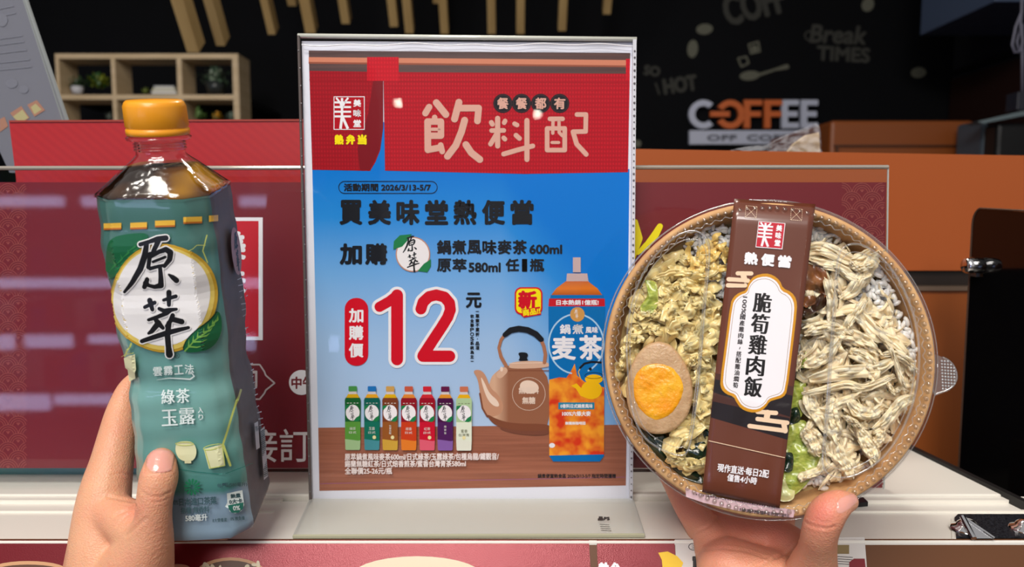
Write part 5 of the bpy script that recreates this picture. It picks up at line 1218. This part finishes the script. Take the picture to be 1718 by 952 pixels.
# bamboo shoots and shredded greens at the left
bigb = [([(1062, 520), (1074, 500), (1094, 490), (1120, 500)], 26, -.005), ([(1096, 470), (1130, 458), (1160, 460), (1184, 462)], 16, -.004), ([(1130, 484), (1150, 476), (1180, 492)], 22, -.003), ([(1136, 520), (1160, 514), (1190, 500), (1204, 520)], 28, -.003), ([(1124, 560), (1140, 540), (1158, 520), (1166, 500)], 30, -.001), ([(1116, 540), (1130, 520), (1146, 512)], 26, -.002), ([(1150, 590), (1170, 570), (1186, 540), (1190, 520)], 26, -.001),
 ([(1060, 560), (1074, 548), (1094, 550), (1110, 560)], 24, -.002), ([(1056, 580), (1062, 566), (1080, 572)], 18, .0), ([(1180, 600), (1190, 580), (1200, 550), (1206, 530)], 26, -.001), ([(1170, 650), (1180, 620), (1188, 600)], 30, .0), ([(1176, 700), (1186, 676), (1190, 650), (1186, 630)], 36, -.003), ([(1120, 764), (1130, 740), (1152, 726), (1178, 716)], 28, -.001), ([(1122, 770), (1140, 776), (1160, 782), (1180, 778)], 26, .0), ([(1120, 760), (1134, 766), (1150, 760)], 12, .001),
 ([(1100, 520), (1112, 500), (1120, 476)], 24, -.003), ([(1140, 430), (1160, 440), (1190, 438)], 22, -.006), ([(1186, 430), (1196, 446), (1204, 470)], 20, -.006), ([(1070, 534), (1090, 524), (1106, 530)], 20, .0), ([(1160, 612), (1168, 600), (1180, 612)], 18, .001), ([(1046, 600), (1050, 580), (1060, 562)], 16, -.001), ([(1044, 620), (1044, 604), (1050, 590)], 12, -.001), ([(1140, 470), (1150, 490), (1148, 510)], 14, .0)]
for P, w, h in bigb:
    f_ = Food(); Q = spl(P, 18)
    for _ in range(2):
        g = rnd.uniform(.92, 1.0); f_.ribbon([(a+rnd.choice((-1, 1))*w*.12+rnd.uniform(-1, 1), b+rnd.uniform(-1, 1)) for a, b in Q], w*rnd.uniform(.6, .9), .0016, h+rnd.uniform(-.001, .001), ridges=2, n=13, tint=(g, g, g*.96), rag=.25, taper=(.6, .5))
    tag(f_.build('bamboo_shoot_slice', bamb), striplabel(P, w, bigb, 'bamboo slice'), 'bamboo shoot', 'bamboo shoot slices in the bowl')
f_ = Food()
for _ in range(280):
    x, y = rnd.uniform(1024, 1222), rnd.uniform(425, 800)
    if y > 690 and x < 1115+(y-690)*.3: continue
    P = path(x, y, rnd.gauss(-.9, .7), rnd.uniform(30, 74), rnd.uniform(-1.8, 1.8), 12)
    if not ok(P, 1.0) or max(p[0] for p in P) > 1232: continue
    g = rnd.uniform(.84, 1.0); f_.ribbon(P, rnd.uniform(7, 28), rnd.uniform(.0009, .0014), rnd.uniform(-.009, -.003), ridges=rnd.choice((1, 2)), n=9, tint=(g, g, g*.95), rag=.3)
tag(f_.build('shredded_bamboo', bamb, None, 'stuff'), 'heap of finely shredded yellow bamboo shoot around the egg', 'bamboo shoot')
# browned omelette-like bits at the top left
f_ = Food()
for _ in range(46):
    x, y = rnd.gauss(1188, 16), rnd.gauss(432, 14)
    if inside(x, y, .99): f_.ribbon(path(x, y, rnd.uniform(0, 3.1), rnd.uniform(14, 30), rnd.uniform(-1, 1), 7), rnd.uniform(6, 12), .001, -.006+rnd.uniform(0, .003), n=6, tint=(1, .86, .58), rag=.6)
tag(f_.build('egg_shreds', bamb, None, 'stuff'), 'golden brown egg shreds beside the sleeve at upper left of the bowl', 'egg')
def leafpiece(P, m, label, h=-.006, nm='cabbage_piece', cat='cabbage', wav=.0016):
    """a thick wrinkled leaf piece filled from its outline"""
    c = (sum(p[0] for p in P)/len(P), sum(p[1] for p in P)/len(P)); R = 7; Q = spl(P+[P[0]], 30)[:-1]; mb = MB(); mb.uv = []; mb.c = []; ph = rnd.random()*9
    for sd in (0, 1):
        for r in range(R+1):
            for (x, y) in Q:
                X = c[0]+(x-c[0])*r/R; Y = c[1]+(y-c[1])*r/R
                z = h+wav*noise.noise(Vector((X*.06, Y*.06, ph)))*1.6+.0012*(1-(r/R)**2)-sd*(.0007 if r < R else 0)
                mb.v.append(bpx(X, Y, z)); mb.uv.append((X*.05, Y*.02)); g = .9+.1*r/R; mb.c.append((g, 1, g))
    n = len(Q)
    for sd in (0, 1):
        o = sd*(R+1)*n
        for r in range(R):
            for j in range(n):
                q = (o+r*n+j, o+(r+1)*n+j, o+(r+1)*n+(j+1) % n, o+r*n+(j+1) % n); mb.f.append(q if sd else q[::-1]); mb.m.append(0)
    for j in range(n): mb.f.append((R*n+j, R*n+(j+1) % n, (R+1)*n+R*n+(j+1) % n, (R+1)*n+R*n+j)); mb.m.append(0)
    return tag(mb.build(nm, m, None, True), label, cat)
leafpiece([(1330, 640), (1350, 636), (1352, 670), (1344, 700), (1326, 706), (1322, 680)], cabb, 'small green cabbage piece right of the lower plaque edge', -.005)
leafpiece([(1322, 712), (1350, 706), (1372, 740), (1376, 780), (1350, 800), (1322, 790), (1316, 750)], cabb, 'large bright green cabbage leaf at the bottom right of the sleeve', -.004)
leafpiece([(1316, 780), (1340, 776), (1360, 800), (1340, 826), (1316, 838), (1308, 820)], cabb, 'green cabbage piece lowest in the bowl beside the sleeve', -.003)
leafpiece([(1312, 800), (1330, 806), (1332, 836), (1312, 842), (1306, 830)], cabw, 'pale cabbage rib at the bottom edge of the bowl', -.002)
leafpiece([(1412, 706), (1440, 700), (1448, 716), (1430, 730), (1414, 728)], cabb, 'green cabbage glimpse between the lower chicken strips', -.007)
leafpiece([(1338, 594), (1356, 590), (1366, 606), (1350, 618), (1336, 612)], cabb, 'small olive green piece under chicken right of the plaque', -.006)
leafpiece([(1316, 760), (1330, 762), (1329, 790), (1314, 788)], weed, 'small dark green leaf scrap on the pale cabbage', -.001, 'leaf_scrap', 'leaf')
leafpiece([(1320, 690), (1338, 684), (1342, 706), (1322, 712)], weed, 'dark green leaf scrap above the large cabbage leaf', -.003, 'leaf_scrap', 'leaf')
leafpiece([(1082, 470), (1100, 474), (1104, 500), (1100, 520), (1082, 530), (1074, 516), (1086, 495)], cabb, 'yellow green cabbage leaf at the upper left among bamboo shoots', .001)
leafpiece([(1064, 700), (1090, 726), (1118, 730), (1112, 764), (1130, 790), (1170, 792), (1178, 812), (1140, 800), (1090, 766), (1066, 730)], weed, 'glossy dark green leaf below the egg', -.008, 'dark_leaf', 'leaf')
leafpiece([(1150, 750), (1182, 742), (1182, 768), (1160, 772), (1148, 762)], weed, 'glossy dark green leaf between bamboo slices near the sleeve', -.004, 'dark_leaf', 'leaf')
leafpiece([(1180, 690), (1196, 690), (1192, 740), (1180, 730)], weed, 'dark green leaf strip along the sleeve edge at left', -.006, 'dark_leaf', 'leaf')
leafpiece([(1346, 452), (1366, 436), (1384, 452), (1392, 480), (1384, 500), (1364, 512), (1348, 512)], skinm, 'brown braised chicken skin chunk right of the sleeve', .0005, 'chicken_skin', 'chicken', .003)
leafpiece([(1360, 508), (1386, 488), (1392, 504), (1372, 522), (1350, 530), (1346, 518)], mat('dark_skin', (58, 36, 24), .3, coat=.4), 'dark brown skin edge below the braised chunk', -.0005, 'chicken_skin', 'chicken', .003)
# half a braised egg
eg = thing('egg_half', bpx(1108, 651, 0), 'halved soy braised egg with orange yolk at lower left of the bowl', 'egg')
EP = [(1104, 573), (1126, 580), (1146, 604), (1160, 636), (1162, 668), (1152, 700), (1130, 722), (1104, 729), (1080, 722), (1060, 700), (1051, 668), (1053, 632), (1066, 600), (1084, 580)]
Q = spl(EP+[EP[0]], 57)[:-1]; c0 = (1107, 654); mb = MB(); n = len(Q)
lv = [(.0, .0024), (.6, .0024), (.93, .0024), (.985, .0019), (1.0, .0006), (1.0, -.003), (.85, -.010), (.4, -.015)]
for s_, h in lv: mb.v += [bpx(c0[0]+(x-c0[0])*s_, c0[1]+(y-c0[1])*s_, h) for x, y in Q]
mb.f = [(i*n+j, (i+1)*n+j, (i+1)*n+(j+1) % n, i*n+(j+1) % n) for i in range(len(lv)-1) for j in range(n)]; mb.m = [0]*len(mb.f)
mb.build('egg_white', mat('braised_white', (206, 170, 130), .32, rgb2=(188, 150, 110), nscale=160, bump=.25, bscale=700, sss=.2, coat=.2), eg, True)
YK = [(1062+0, 640), (1072, 620), (1096, 610), (1122, 614), (1140, 630), (1147, 652), (1140, 676), (1122, 698), (1098, 705), (1078, 692), (1064, 668)]
Q = spl(YK+[YK[0]], 49)[:-1]; c0 = (1105, 658); mb = MB(); n = len(Q)
for s_, h in ((0, .0029), (.2, .0030), (.4, .0029), (.6, .0030), (.8, .0030), (.95, .0029), (1.0, .0021)):
    mb.v += [bpx(c0[0]+(x-c0[0])*s_, c0[1]+(y-c0[1])*s_, h+.0006*noise.noise(Vector((x*s_*.09, y*s_*.09, 2)))) for x, y in Q]
mb.f = [(i*n+j, (i+1)*n+j, (i+1)*n+(j+1) % n, i*n+(j+1) % n) for i in range(6) for j in range(n)]; mb.m = [0]*len(mb.f)
mb.build('yolk', mat('egg_yolk', (242, 150, 8), .3, rgb2=(250, 184, 40), nscale=110, bump=.6, bscale=260, coat=.4), eg, True)

# ------------------------------------------------------------------ printed sleeve over the lid
sl = thing('label_sleeve', bpx(1180, 826, .008), 'brown printed paper sleeve band across the bento lid', 'label')
SQ = [(1232, 334), (1368, 343), (1308, 853), (1178, 826)]
def sq(u, v): return tuple((SQ[0][i]*(1-u)+SQ[1][i]*u)*(1-v)+(SQ[3][i]*(1-u)+SQ[2][i]*u)*v for i in (0, 1))
mb = MB(); NU, NV = 14, 70
def sh_(u, v):
    n = .0078
    if v < .07: n -= ((.07-v)/.07)**2*.006
    if v > .95: n -= ((v-.95)/.05)**2*.002
    if v > .66: n += .0004*math.sin(u*14+v*6)*(v-.66)*3+.0004*abs(noise.noise(Vector((u*5, v*4, 1))))
    return n
mb.v = [bpx(*sq(i/NU, j/NV), sh_(i/NU, j/NV)) for j in range(NV+1) for i in range(NU+1)]
mb.f = [(j*(NU+1)+i, (j+1)*(NU+1)+i, (j+1)*(NU+1)+i+1, j*(NU+1)+i+1) for j in range(NV) for i in range(NU)]; mb.m = [0]*len(mb.f)
so = mb.build('band', mat('sleeve_brown', (104, 54, 36), .3, coat=.5, rgb2=(98, 50, 34), nscale=20), sl, True)
sd_ = so.modifiers.new('thick', 'SOLIDIFY'); sd_.thickness = .0003; sd_.offset = 0
bvh2 = BVHTree.FromPolygons(mb.v, mb.f)
ik = Ink(hitmap(bvh2), sl, .00025, 4e-5)
dkp = mat('sleeve_dark', (24, 14, 20), .3, coat=.5)
L = ik.layer('dark_band_print', dkp, 5); L.poly([sq(.005, .615), sq(.995, .615), sq(.995, .775), sq(.005, .745)]); L.done()
L = ik.layer('brown_band_print', mat('sleeve_mid', (72, 38, 30), .3, coat=.5), 5); L.poly([sq(.005, .595), sq(.995, .60), sq(.995, .63), sq(.005, .615)]); L.poly([sq(.005, .66), sq(.995, .70), sq(.995, .705), sq(.005, .69)]); L.done()
crm = mat('sleeve_cream', (234, 204, 172), .35)
L = ik.layer('cloud_print', crm, 8)
def z2(P): return [(1190+x/4.328, 340+y/4.328) for x, y in P]
def z3(P): return [(1170+x/2.975, 540+y/2.975) for x, y in P]
for P, w in [([(205, 515), (305, 516)], 30), ([(245, 520), (255, 560)], 42), ([(140, 558), (280, 568)], 32), ([(135, 602), (260, 602)], 32)]: L.stroke(z2(P), w/4.328)
L.done(); L = ik.layer('cloud_print', crm, 8)
for P, w in [([(300, 450), (392, 456)], 22), ([(350, 455), (345, 485)], 30), ([(300, 486), (448, 505)], 22), ([(260, 521), (440, 545)], 22), ([(430, 505), (438, 545)], 26)]: L.stroke(z3(P), w/2.975)
L.done()
L = ik.layer('cloud_gap_print', mat('sleeve_brown2', (100, 52, 36), .3, coat=.4)); L.stroke(z2([(155, 580), (250, 585)]), 12/4.328); L.done()
L = ik.layer('cloud_gap_dark', dkp); L.stroke(z3([(330, 508), (410, 520)]), 9/2.975); L.done()
gold = mat('sleeve_gold', (206, 142, 20), .35, coat=.3); plw = mat('plaque_white', (238, 234, 238), .35, coat=.3)
plq = [(1283, 461), (1296, 464), (1307, 473), (1312, 486), (1326, 492), (1334, 504), (1335, 520), (1327, 590), (1319, 655), (1313, 665), (1300, 669), (1290, 672), (1284, 682), (1272, 690), (1258, 690), (1244, 684), (1237, 674), (1232, 664), (1220, 660), (1212, 652), (1210, 640), (1218, 580), (1227, 510), (1232, 500), (1241, 493), (1253, 489), (1256, 476), (1266, 465)]
cq = (1272, 577)
def scl(P, kx, ky): return [(cq[0]+(x-cq[0])*kx, cq[1]+(y-cq[1])*ky) for x, y in P]
L = ik.layer('plaque_border', gold, 8); L.poly(sm(scl(plq, 1.035, 1.02), 1)); L.done()
L = ik.layer('plaque', plw, 8); L.poly(sm(scl(plq, .96, .975), 1)); L.done()
L = ik.layer('plaque_line', mat('plaque_brown', (150, 110, 70), .35)); L.ring(sm(scl(plq, .90, .945), 1), .7); L.done()
ink_ = mat('sleeve_ink', (24, 20, 22), .35)
L = ik.layer('title_lettering', ink_)
for i, c in enumerate('脆筍雞肉飯'):
    cx = 1279-3.9*i; cy = 508+i*35.3
    L.text(c, cx-15.5, cy-16.5, cx+15.5, cy+16.5, bold=1.2, vb=0, rot=5.5); L.text(c, cx-15.5, cy-16.2, cx+15.5, cy+16.8, bold=1.2, vb=0, rot=5.5)
L.done()
L = ik.layer('small_lettering', mat('sleeve_ink2', (60, 54, 56), .35))
L.text('100%', 1233.5, 509, 1263.5, 516.5, bold=.3, rot=96)
for i, c in enumerate('國產雞肉絲，搭配雞油燜筍'):
    cx = 1246-1.1*i; cy = 532+i*10.4
    if c == '，': L.stroke([(cx+1, cy-1), (cx, cy+2)], 1.4); continue
    L.text(c, cx-4.5, cy-4.6, cx+4.5, cy+4.6, bold=.38, vb=.1, rot=6)
L.done()
def fe(u, v):
    a = (1272.5, 371.5); bx = (1317.5, 375); dx = (1267.5, 414)
    return (a[0]+(bx[0]-a[0])*u+(dx[0]-a[0])*v, a[1]+(bx[1]-a[1])*u+(dx[1]-a[1])*v)
fe.k = 45
L = ik.layer('emblem_border', plw); L.poly([fe(0, 0), fe(1, 0), fe(1, 1.03), fe(0, 1.03)]); L.done()
L = ik.layer('emblem_field', mat('sleeve_red', (190, 16, 44), .35)); L.poly([fe(.02, .02), fe(.975, .02), fe(.975, 1.0), fe(.02, 1.0)]); L.done()
L = ik.layer('emblem_mark', plw); emblem(L, fe)
for i, c in enumerate('美味堂'):
    x, y = fe(.79, .21+.29*i); L.text(c, x-5, y-5.4, x+5, y+5.4, bold=.5, rot=6)
for i, c in enumerate('熱便當'):
    x, y = 1260+i*28, 434+i*2.6; L.text(c, x-11.5, y-10.5, x+11.5, y+10.5, bold=1.25, rot=5)
L.text('現作直送·每日2配', 1203, 783, 1290, 797, bold=.32, rot=7.5); L.text('僅售4小時', 1219.5, 798, 1270, 810.5, bold=.32, rot=7.5)
L.done()
L = ik.layer('thin_line_print', crm, 8); L.stroke([sq(.01, .824), sq(.99, .834)], 1.2, cap=False)
for cx, cy in ((1260, 356.5), (1336, 361)):
    P = [(cx-9, cy-10), (cx+10, cy-8.5), (cx+8.5, cy+10), (cx-10, cy+8.5)]
    for i in range(4):
        a, b = P[i], P[(i+1) % 4]
        for k in range(6): L.stroke([(a[0]+(b[0]-a[0])*k/6, a[1]+(b[1]-a[1])*k/6), (a[0]+(b[0]-a[0])*(k+.55)/6, a[1]+(b[1]-a[1])*(k+.55)/6)], .6, cap=False)
    for a, b in ((P[0], P[2]), (P[1], P[3])): L.stroke([a, b], .4, cap=False)
L.done()
L = ik.layer('top_lettering', plw); L.text('有效期限·保存方法', 1255, 334.5, 1320, 339, bold=.2, rot=3.5); L.done()
# clear film skirt and pinkish price sticker at the bottom
ps = thing('price_sticker', bpx(1240, 845, .004), 'curled pale pink printed sticker under the lower edge of the bowl', 'sticker')
SP = [(1150, 819), (1180, 830), (1240, 842), (1310, 853), (1334, 856), (1331, 869), (1300, 866), (1235, 857), (1180, 844), (1151, 834)]
MB().slab([bpx(x, y, .0045) for x, y in SP], -nb*.0002).build('sticker_paper', mat('sticker_pink', (226, 190, 196), .5), ps)
ik = Ink(lambda x, y, w: bpx(x, y, .0047+w), ps)
L = ik.layer('sticker_print', mat('sticker_ink', (110, 84, 92), .5))
for k in range(34):
    x = 1163+k*4.1; y = 829+k*.68; L.stroke([(x, y), (x+rnd.uniform(1, 3), y+.5)], rnd.uniform(1.2, 2.6), cap=False)
L.done()
L = ik.layer('barcode_print', ink_)
for k in range(44):
    x = 1242+k*1.9; y = 853+k*.24; L.stroke([(x, y), (x-.4, y+rnd.uniform(3, 6.5))], rnd.choice((.6, 1.0, 1.4)), cap=False)
L.done()

# ------------------------------------------------------------------ hands: one continuous skin each
def skinmat(name, base, red):
    m = bpy.data.materials.new(name); m.use_nodes = True; nt = m.node_tree; b = nt.nodes['Principled BSDF']
    b.inputs['Roughness'].default_value = .45; b.inputs['Subsurface Weight'].default_value = .5; b.inputs['Subsurface Scale'].default_value = .0025; b.inputs['Subsurface Radius'].default_value = (1, .35, .2)
    tc = nt.nodes.new('ShaderNodeTexCoord'); n = nt.nodes.new('ShaderNodeTexNoise'); n.inputs['Scale'].default_value = 32; n.inputs['Detail'].default_value = 3
    r = nt.nodes.new('ShaderNodeValToRGB'); r.color_ramp.elements[0].position = .35; r.color_ramp.elements[1].position = .7
    r.color_ramp.elements[0].color = (*lin(base), 1); r.color_ramp.elements[1].color = (*lin(red), 1)
    nt.links.new(tc.outputs['Object'], n.inputs['Vector']); nt.links.new(n.outputs['Fac'], r.inputs[0])
    at = nt.nodes.new('ShaderNodeAttribute'); at.attribute_name = 'flush'; mx = nt.nodes.new('ShaderNodeMix'); mx.data_type = 'RGBA'
    mx.inputs[7].default_value = (*lin((226, 122, 108)), 1); nt.links.new(r.outputs[0], mx.inputs[6]); nt.links.new(at.outputs['Fac'], mx.inputs[0]); nt.links.new(mx.outputs[2], b.inputs[0])
    v = nt.nodes.new('ShaderNodeTexVoronoi'); v.inputs['Scale'].default_value = 1100; n2 = nt.nodes.new('ShaderNodeTexNoise'); n2.inputs['Scale'].default_value = 300; n2.inputs['Detail'].default_value = 5
    ad = nt.nodes.new('ShaderNodeMath'); ad.operation = 'ADD'; bp = nt.nodes.new('ShaderNodeBump'); bp.inputs['Strength'].default_value = .35; bp.inputs['Distance'].default_value = .0006
    for q in (v, n2): nt.links.new(tc.outputs['Object'], q.inputs['Vector'])
    nt.links.new(v.outputs['Distance'], ad.inputs[0]); nt.links.new(n2.outputs['Fac'], ad.inputs[1]); nt.links.new(ad.outputs[0], bp.inputs['Height']); nt.links.new(bp.outputs[0], b.inputs['Normal'])
    MC[name] = m; return m
def toPx(p):
    q = CR.transposed() @ (p-EYE); return (859+F*q.x/-q.z, 476-F*q.y/-q.z)
def segd(p, a, b):
    ax_, ay_ = b[0]-a[0], b[1]-a[1]; l = ax_*ax_+ay_*ay_ or 1e-9; t = max(0, min(1, ((p[0]-a[0])*ax_+(p[1]-a[1])*ay_)/l)); return math.hypot(p[0]-a[0]-ax_*t, p[1]-a[1]-ay_*t)
def hand(root, m, chains, creases, flush, grow=1.0):
    mb = MB()
    for ch in chains:
        P = []
        n = len(ch)-1; k = n*5+1; S = []
        for i in range(k):
            t = i/(k-1)*n; a = min(int(t), n-1); t -= a
            p0, p1, p2, p3 = ch[max(a-1, 0)], ch[a], ch[a+1], ch[min(a+2, n)]
            S.append(tuple(.5*(2*p1[c]+(p2[c]-p0[c])*t+(2*p0[c]-5*p1[c]+4*p2[c]-p3[c])*t*t+(3*p1[c]-p0[c]-3*p2[c]+p3[c])*t**3) for c in range(4)))
        P = [dep(a, b, d) for a, b, d, r in S]; R = [r/F*d*grow for a, b, d, r in S]
        mb.tube(P, R, 16); mb.ball(P[0], R[0], 16, 10); mb.ball(P[-1], R[-1], 16, 10)
    tmp = mb.build('tmp', m); rm_ = tmp.modifiers.new('r', 'REMESH'); rm_.mode = 'VOXEL'; rm_.voxel_size = .0011
    sm_ = tmp.modifiers.new('s', 'SMOOTH'); sm_.factor = .6; sm_.iterations = 14
    dg = bpy.context.evaluated_depsgraph_get(); me = bpy.data.meshes.new_from_object(tmp.evaluated_get(dg)); bpy.data.objects.remove(tmp)
    import numpy as np
    off = root.location; n = len(me.vertices); co = np.empty(n*3, np.float32); me.vertices.foreach_get('co', co); co = co.reshape(-1, 3).astype(float)
    nr = np.empty(n*3, np.float32); me.vertices.foreach_get('normal', nr); nr = nr.reshape(-1, 3).astype(float)
    q = (co-np.array(EYE)) @ np.array(CR); X = 859+F*q[:, 0]/-q[:, 2]; Y = 476-F*q[:, 1]/-q[:, 2]
    face = ((np.array(EYE)-co)*nr).sum(1) > 0; dsp = np.zeros(n)
    for line, w, dpt in creases:
        dd = np.full(n, 1e9)
        for (ax0, ay0), (bx0, by0) in zip(line[:-1], line[1:]):
            dx, dy = bx0-ax0, by0-ay0; t = np.clip(((X-ax0)*dx+(Y-ay0)*dy)/(dx*dx+dy*dy), 0, 1)
            dd = np.minimum(dd, np.hypot(X-ax0-dx*t, Y-ay0-dy*t))
        dsp += np.where(dd < w*3, dpt*(np.exp(-(dd/w)**2)-.35*np.exp(-((dd-w*1.7)/w)**2)), 0)
    co -= nr*(dsp*face)[:, None]; fl = np.zeros(n)
    for (cx, cy, rr, s) in flush: fl += s*np.exp(-((X-cx)**2+(Y-cy)**2)/rr**2)
    fl = np.clip(fl, 0, 1); wc = co.copy(); co -= np.array(off); me.vertices.foreach_set('co', co.astype(np.float32).ravel())
    at = me.attributes.new('flush', 'FLOAT', 'POINT'); at.data.foreach_set('value', fl)
    me.materials.clear(); me.materials.append(m); me.polygons.foreach_set('use_smooth', [True]*len(me.polygons)); me.update()
    o = bpy.data.objects.new('hand_skin', me); COL.objects.link(o); o.parent = root
    vs = [Vector(c) for c in wc]; return o, BVHTree.FromPolygons(vs, [tuple(p.vertices) for p in me.polygons])
nailm = mat('nail', (226, 160, 146), .22, coat=.6, sss=.2); nailw = mat('nail_tip', (226, 196, 182), .25, coat=.5)
def nail(bvh, parent, P, tip):
    ik = Ink(hitmap(bvh), parent, .00012)
    L = ik.layer('thumbnail', nailm, 3); L.poly(sm(P, 2)); L.done(True)
    if tip: L = ik.layer('nail_edge', nailw, 3); L.stroke(tip, [1.2]+[2.2]*(len(tip)-2)+[1.2]); L.done(True)
sk = skinmat('skin', (224, 168, 132), (218, 152, 122))
lh = thing('person', dep(200, 960, .37), 'left hand with thumb across the front of the green tea bottle', 'person')
DL = 0
lc = [[(270, 776, .363, 25), (267, 800, .3605, 31), (260, 836, .360, 29), (257, 870, .362, 30), (250, 905, .366, 40), (232, 950, .372, 58), (205, 1010, .38, 78)],
      [(227, 634, .424, 12), (214, 655, .419, 18), (203, 695, .412, 25), (196, 735, .404, 30), (188, 775, .398, 34), (178, 820, .392, 40), (172, 870, .388, 46), (175, 930, .385, 58), (180, 1010, .385, 76)],
      [(172, 855, .388, 36), (205, 872, .380, 36), (240, 900, .372, 40)], [(160, 870, .39, 32), (150, 930, .39, 36), (150, 1000, .39, 48)],
      [(182, 880, .402, 34), (240, 862, .437, 27), (310, 832, .449, 22), (372, 800, .445, 17)],
      [(200, 925, .398, 36), (268, 915, .418, 26), (318, 910, .432, 18), (360, 892, .440, 15)],
      [(210, 975, .390, 34), (280, 972, .405, 24), (330, 962, .415, 18)]]
cre = [([(238, 826), (252, 834), (270, 834), (286, 826)], 2.2, .0007), ([(240, 834), (254, 842), (272, 841), (284, 834)], 1.8, .0005), ([(244, 820), (258, 826), (276, 824)], 1.5, .0003),
       ([(228, 850), (210, 858), (192, 866)], 2.2, .0008), ([(224, 842), (200, 838), (180, 834)], 2.2, .0006), ([(222, 860), (206, 872), (196, 884)], 1.8, .0004), ([(226, 800), (205, 794), (186, 797)], 1.8, .0004),
       ([(245, 870), (228, 886), (212, 900)], 2.6, .0005), ([(243, 792), (252, 794), (270, 795), (288, 790)], 1.6, .0004), ([(243, 790), (245, 764)], 1.4, .0004), ([(290, 790), (294, 766)], 1.4, .0004)]
for k in range(6): cre.append(([(232+k*6, 905+k*7), (262+k*3, 894+k*7), (284, 888+k*8)], 1.4, .00022))
o, lb = hand(lh, sk, lc, cre, [(268, 775, 26, .35), (215, 800, 22, .3), (225, 858, 20, .35), (262, 838, 20, .25), (150, 860, 26, .1)])
nail(lb, lh, [(245, 762), (254, 755), (270, 754), (286, 758), (293, 766), (291, 780), (287, 791), (270, 794), (252, 791), (245, 780)], None)
rh = thing('person', dep(1300, 960, .38), 'right hand holding the bento bowl from below, thumb on the rim', 'person')
rc = [[(1424, 842, .347, 17), (1408, 846, .3455, 25), (1388, 862, .346, 31), (1376, 892, .350, 30), (1371, 925, .360, 32), (1362, 965, .373, 44), (1350, 1030, .388, 66)],
      [(1112, 786, .448, 14), (1128, 808, .442, 18), (1152, 848, .434, 23), (1180, 886, .424, 30), (1205, 930, .412, 40), (1230, 1000, .40, 62)],
      [(1195, 900, .424, 34), (1240, 912, .420, 44), (1300, 915, .414, 44), (1345, 935, .398, 38)], [(1225, 960, .400, 56), (1290, 985, .392, 62), (1345, 990, .386, 50)], [(1205, 985, .397, 40), (1235, 1020, .395, 60)],
      [(1220, 905, .430, 32), (1210, 850, .446, 24), (1200, 790, .452, 20), (1195, 740, .448, 17)], [(1262, 905, .430, 32), (1262, 845, .450, 24), (1262, 780, .455, 20), (1258, 730, .450, 17)], [(1300, 910, .428, 30), (1312, 860, .445, 22), (1322, 810, .450, 18), (1322, 770, .446, 15)]]
cre = [([(1352, 878), (1368, 884), (1388, 888), (1400, 884)], 2.2, .0007), ([(1356, 870), (1376, 877), (1398, 876)], 1.6, .0005), ([(1160, 896), (1185, 886), (1205, 868)], 2.4, .0006), ([(1300, 936), (1320, 928), (1338, 912)], 2.6, .0007), ([(1170, 925), (1210, 920), (1250, 925), (1290, 938)], 2.4, .0005), ([(1270, 952), (1295, 940), (1312, 934)], 2, .0005), ([(1402, 862), (1404, 842), (1416, 832)], 1.5, .0004)]
o, rb2 = hand(rh, sk, rc, cre, [(1390, 845, 40, .6), (1370, 870, 26, .3), (1140, 850, 40, .4), (1230, 890, 70, .45), (1310, 900, 50, .35)])
nail(rb2, rh, [(1404, 862), (1403, 848), (1408, 838), (1420, 832), (1434, 828), (1442, 832), (1438, 842), (1428, 852), (1414, 861)], None)
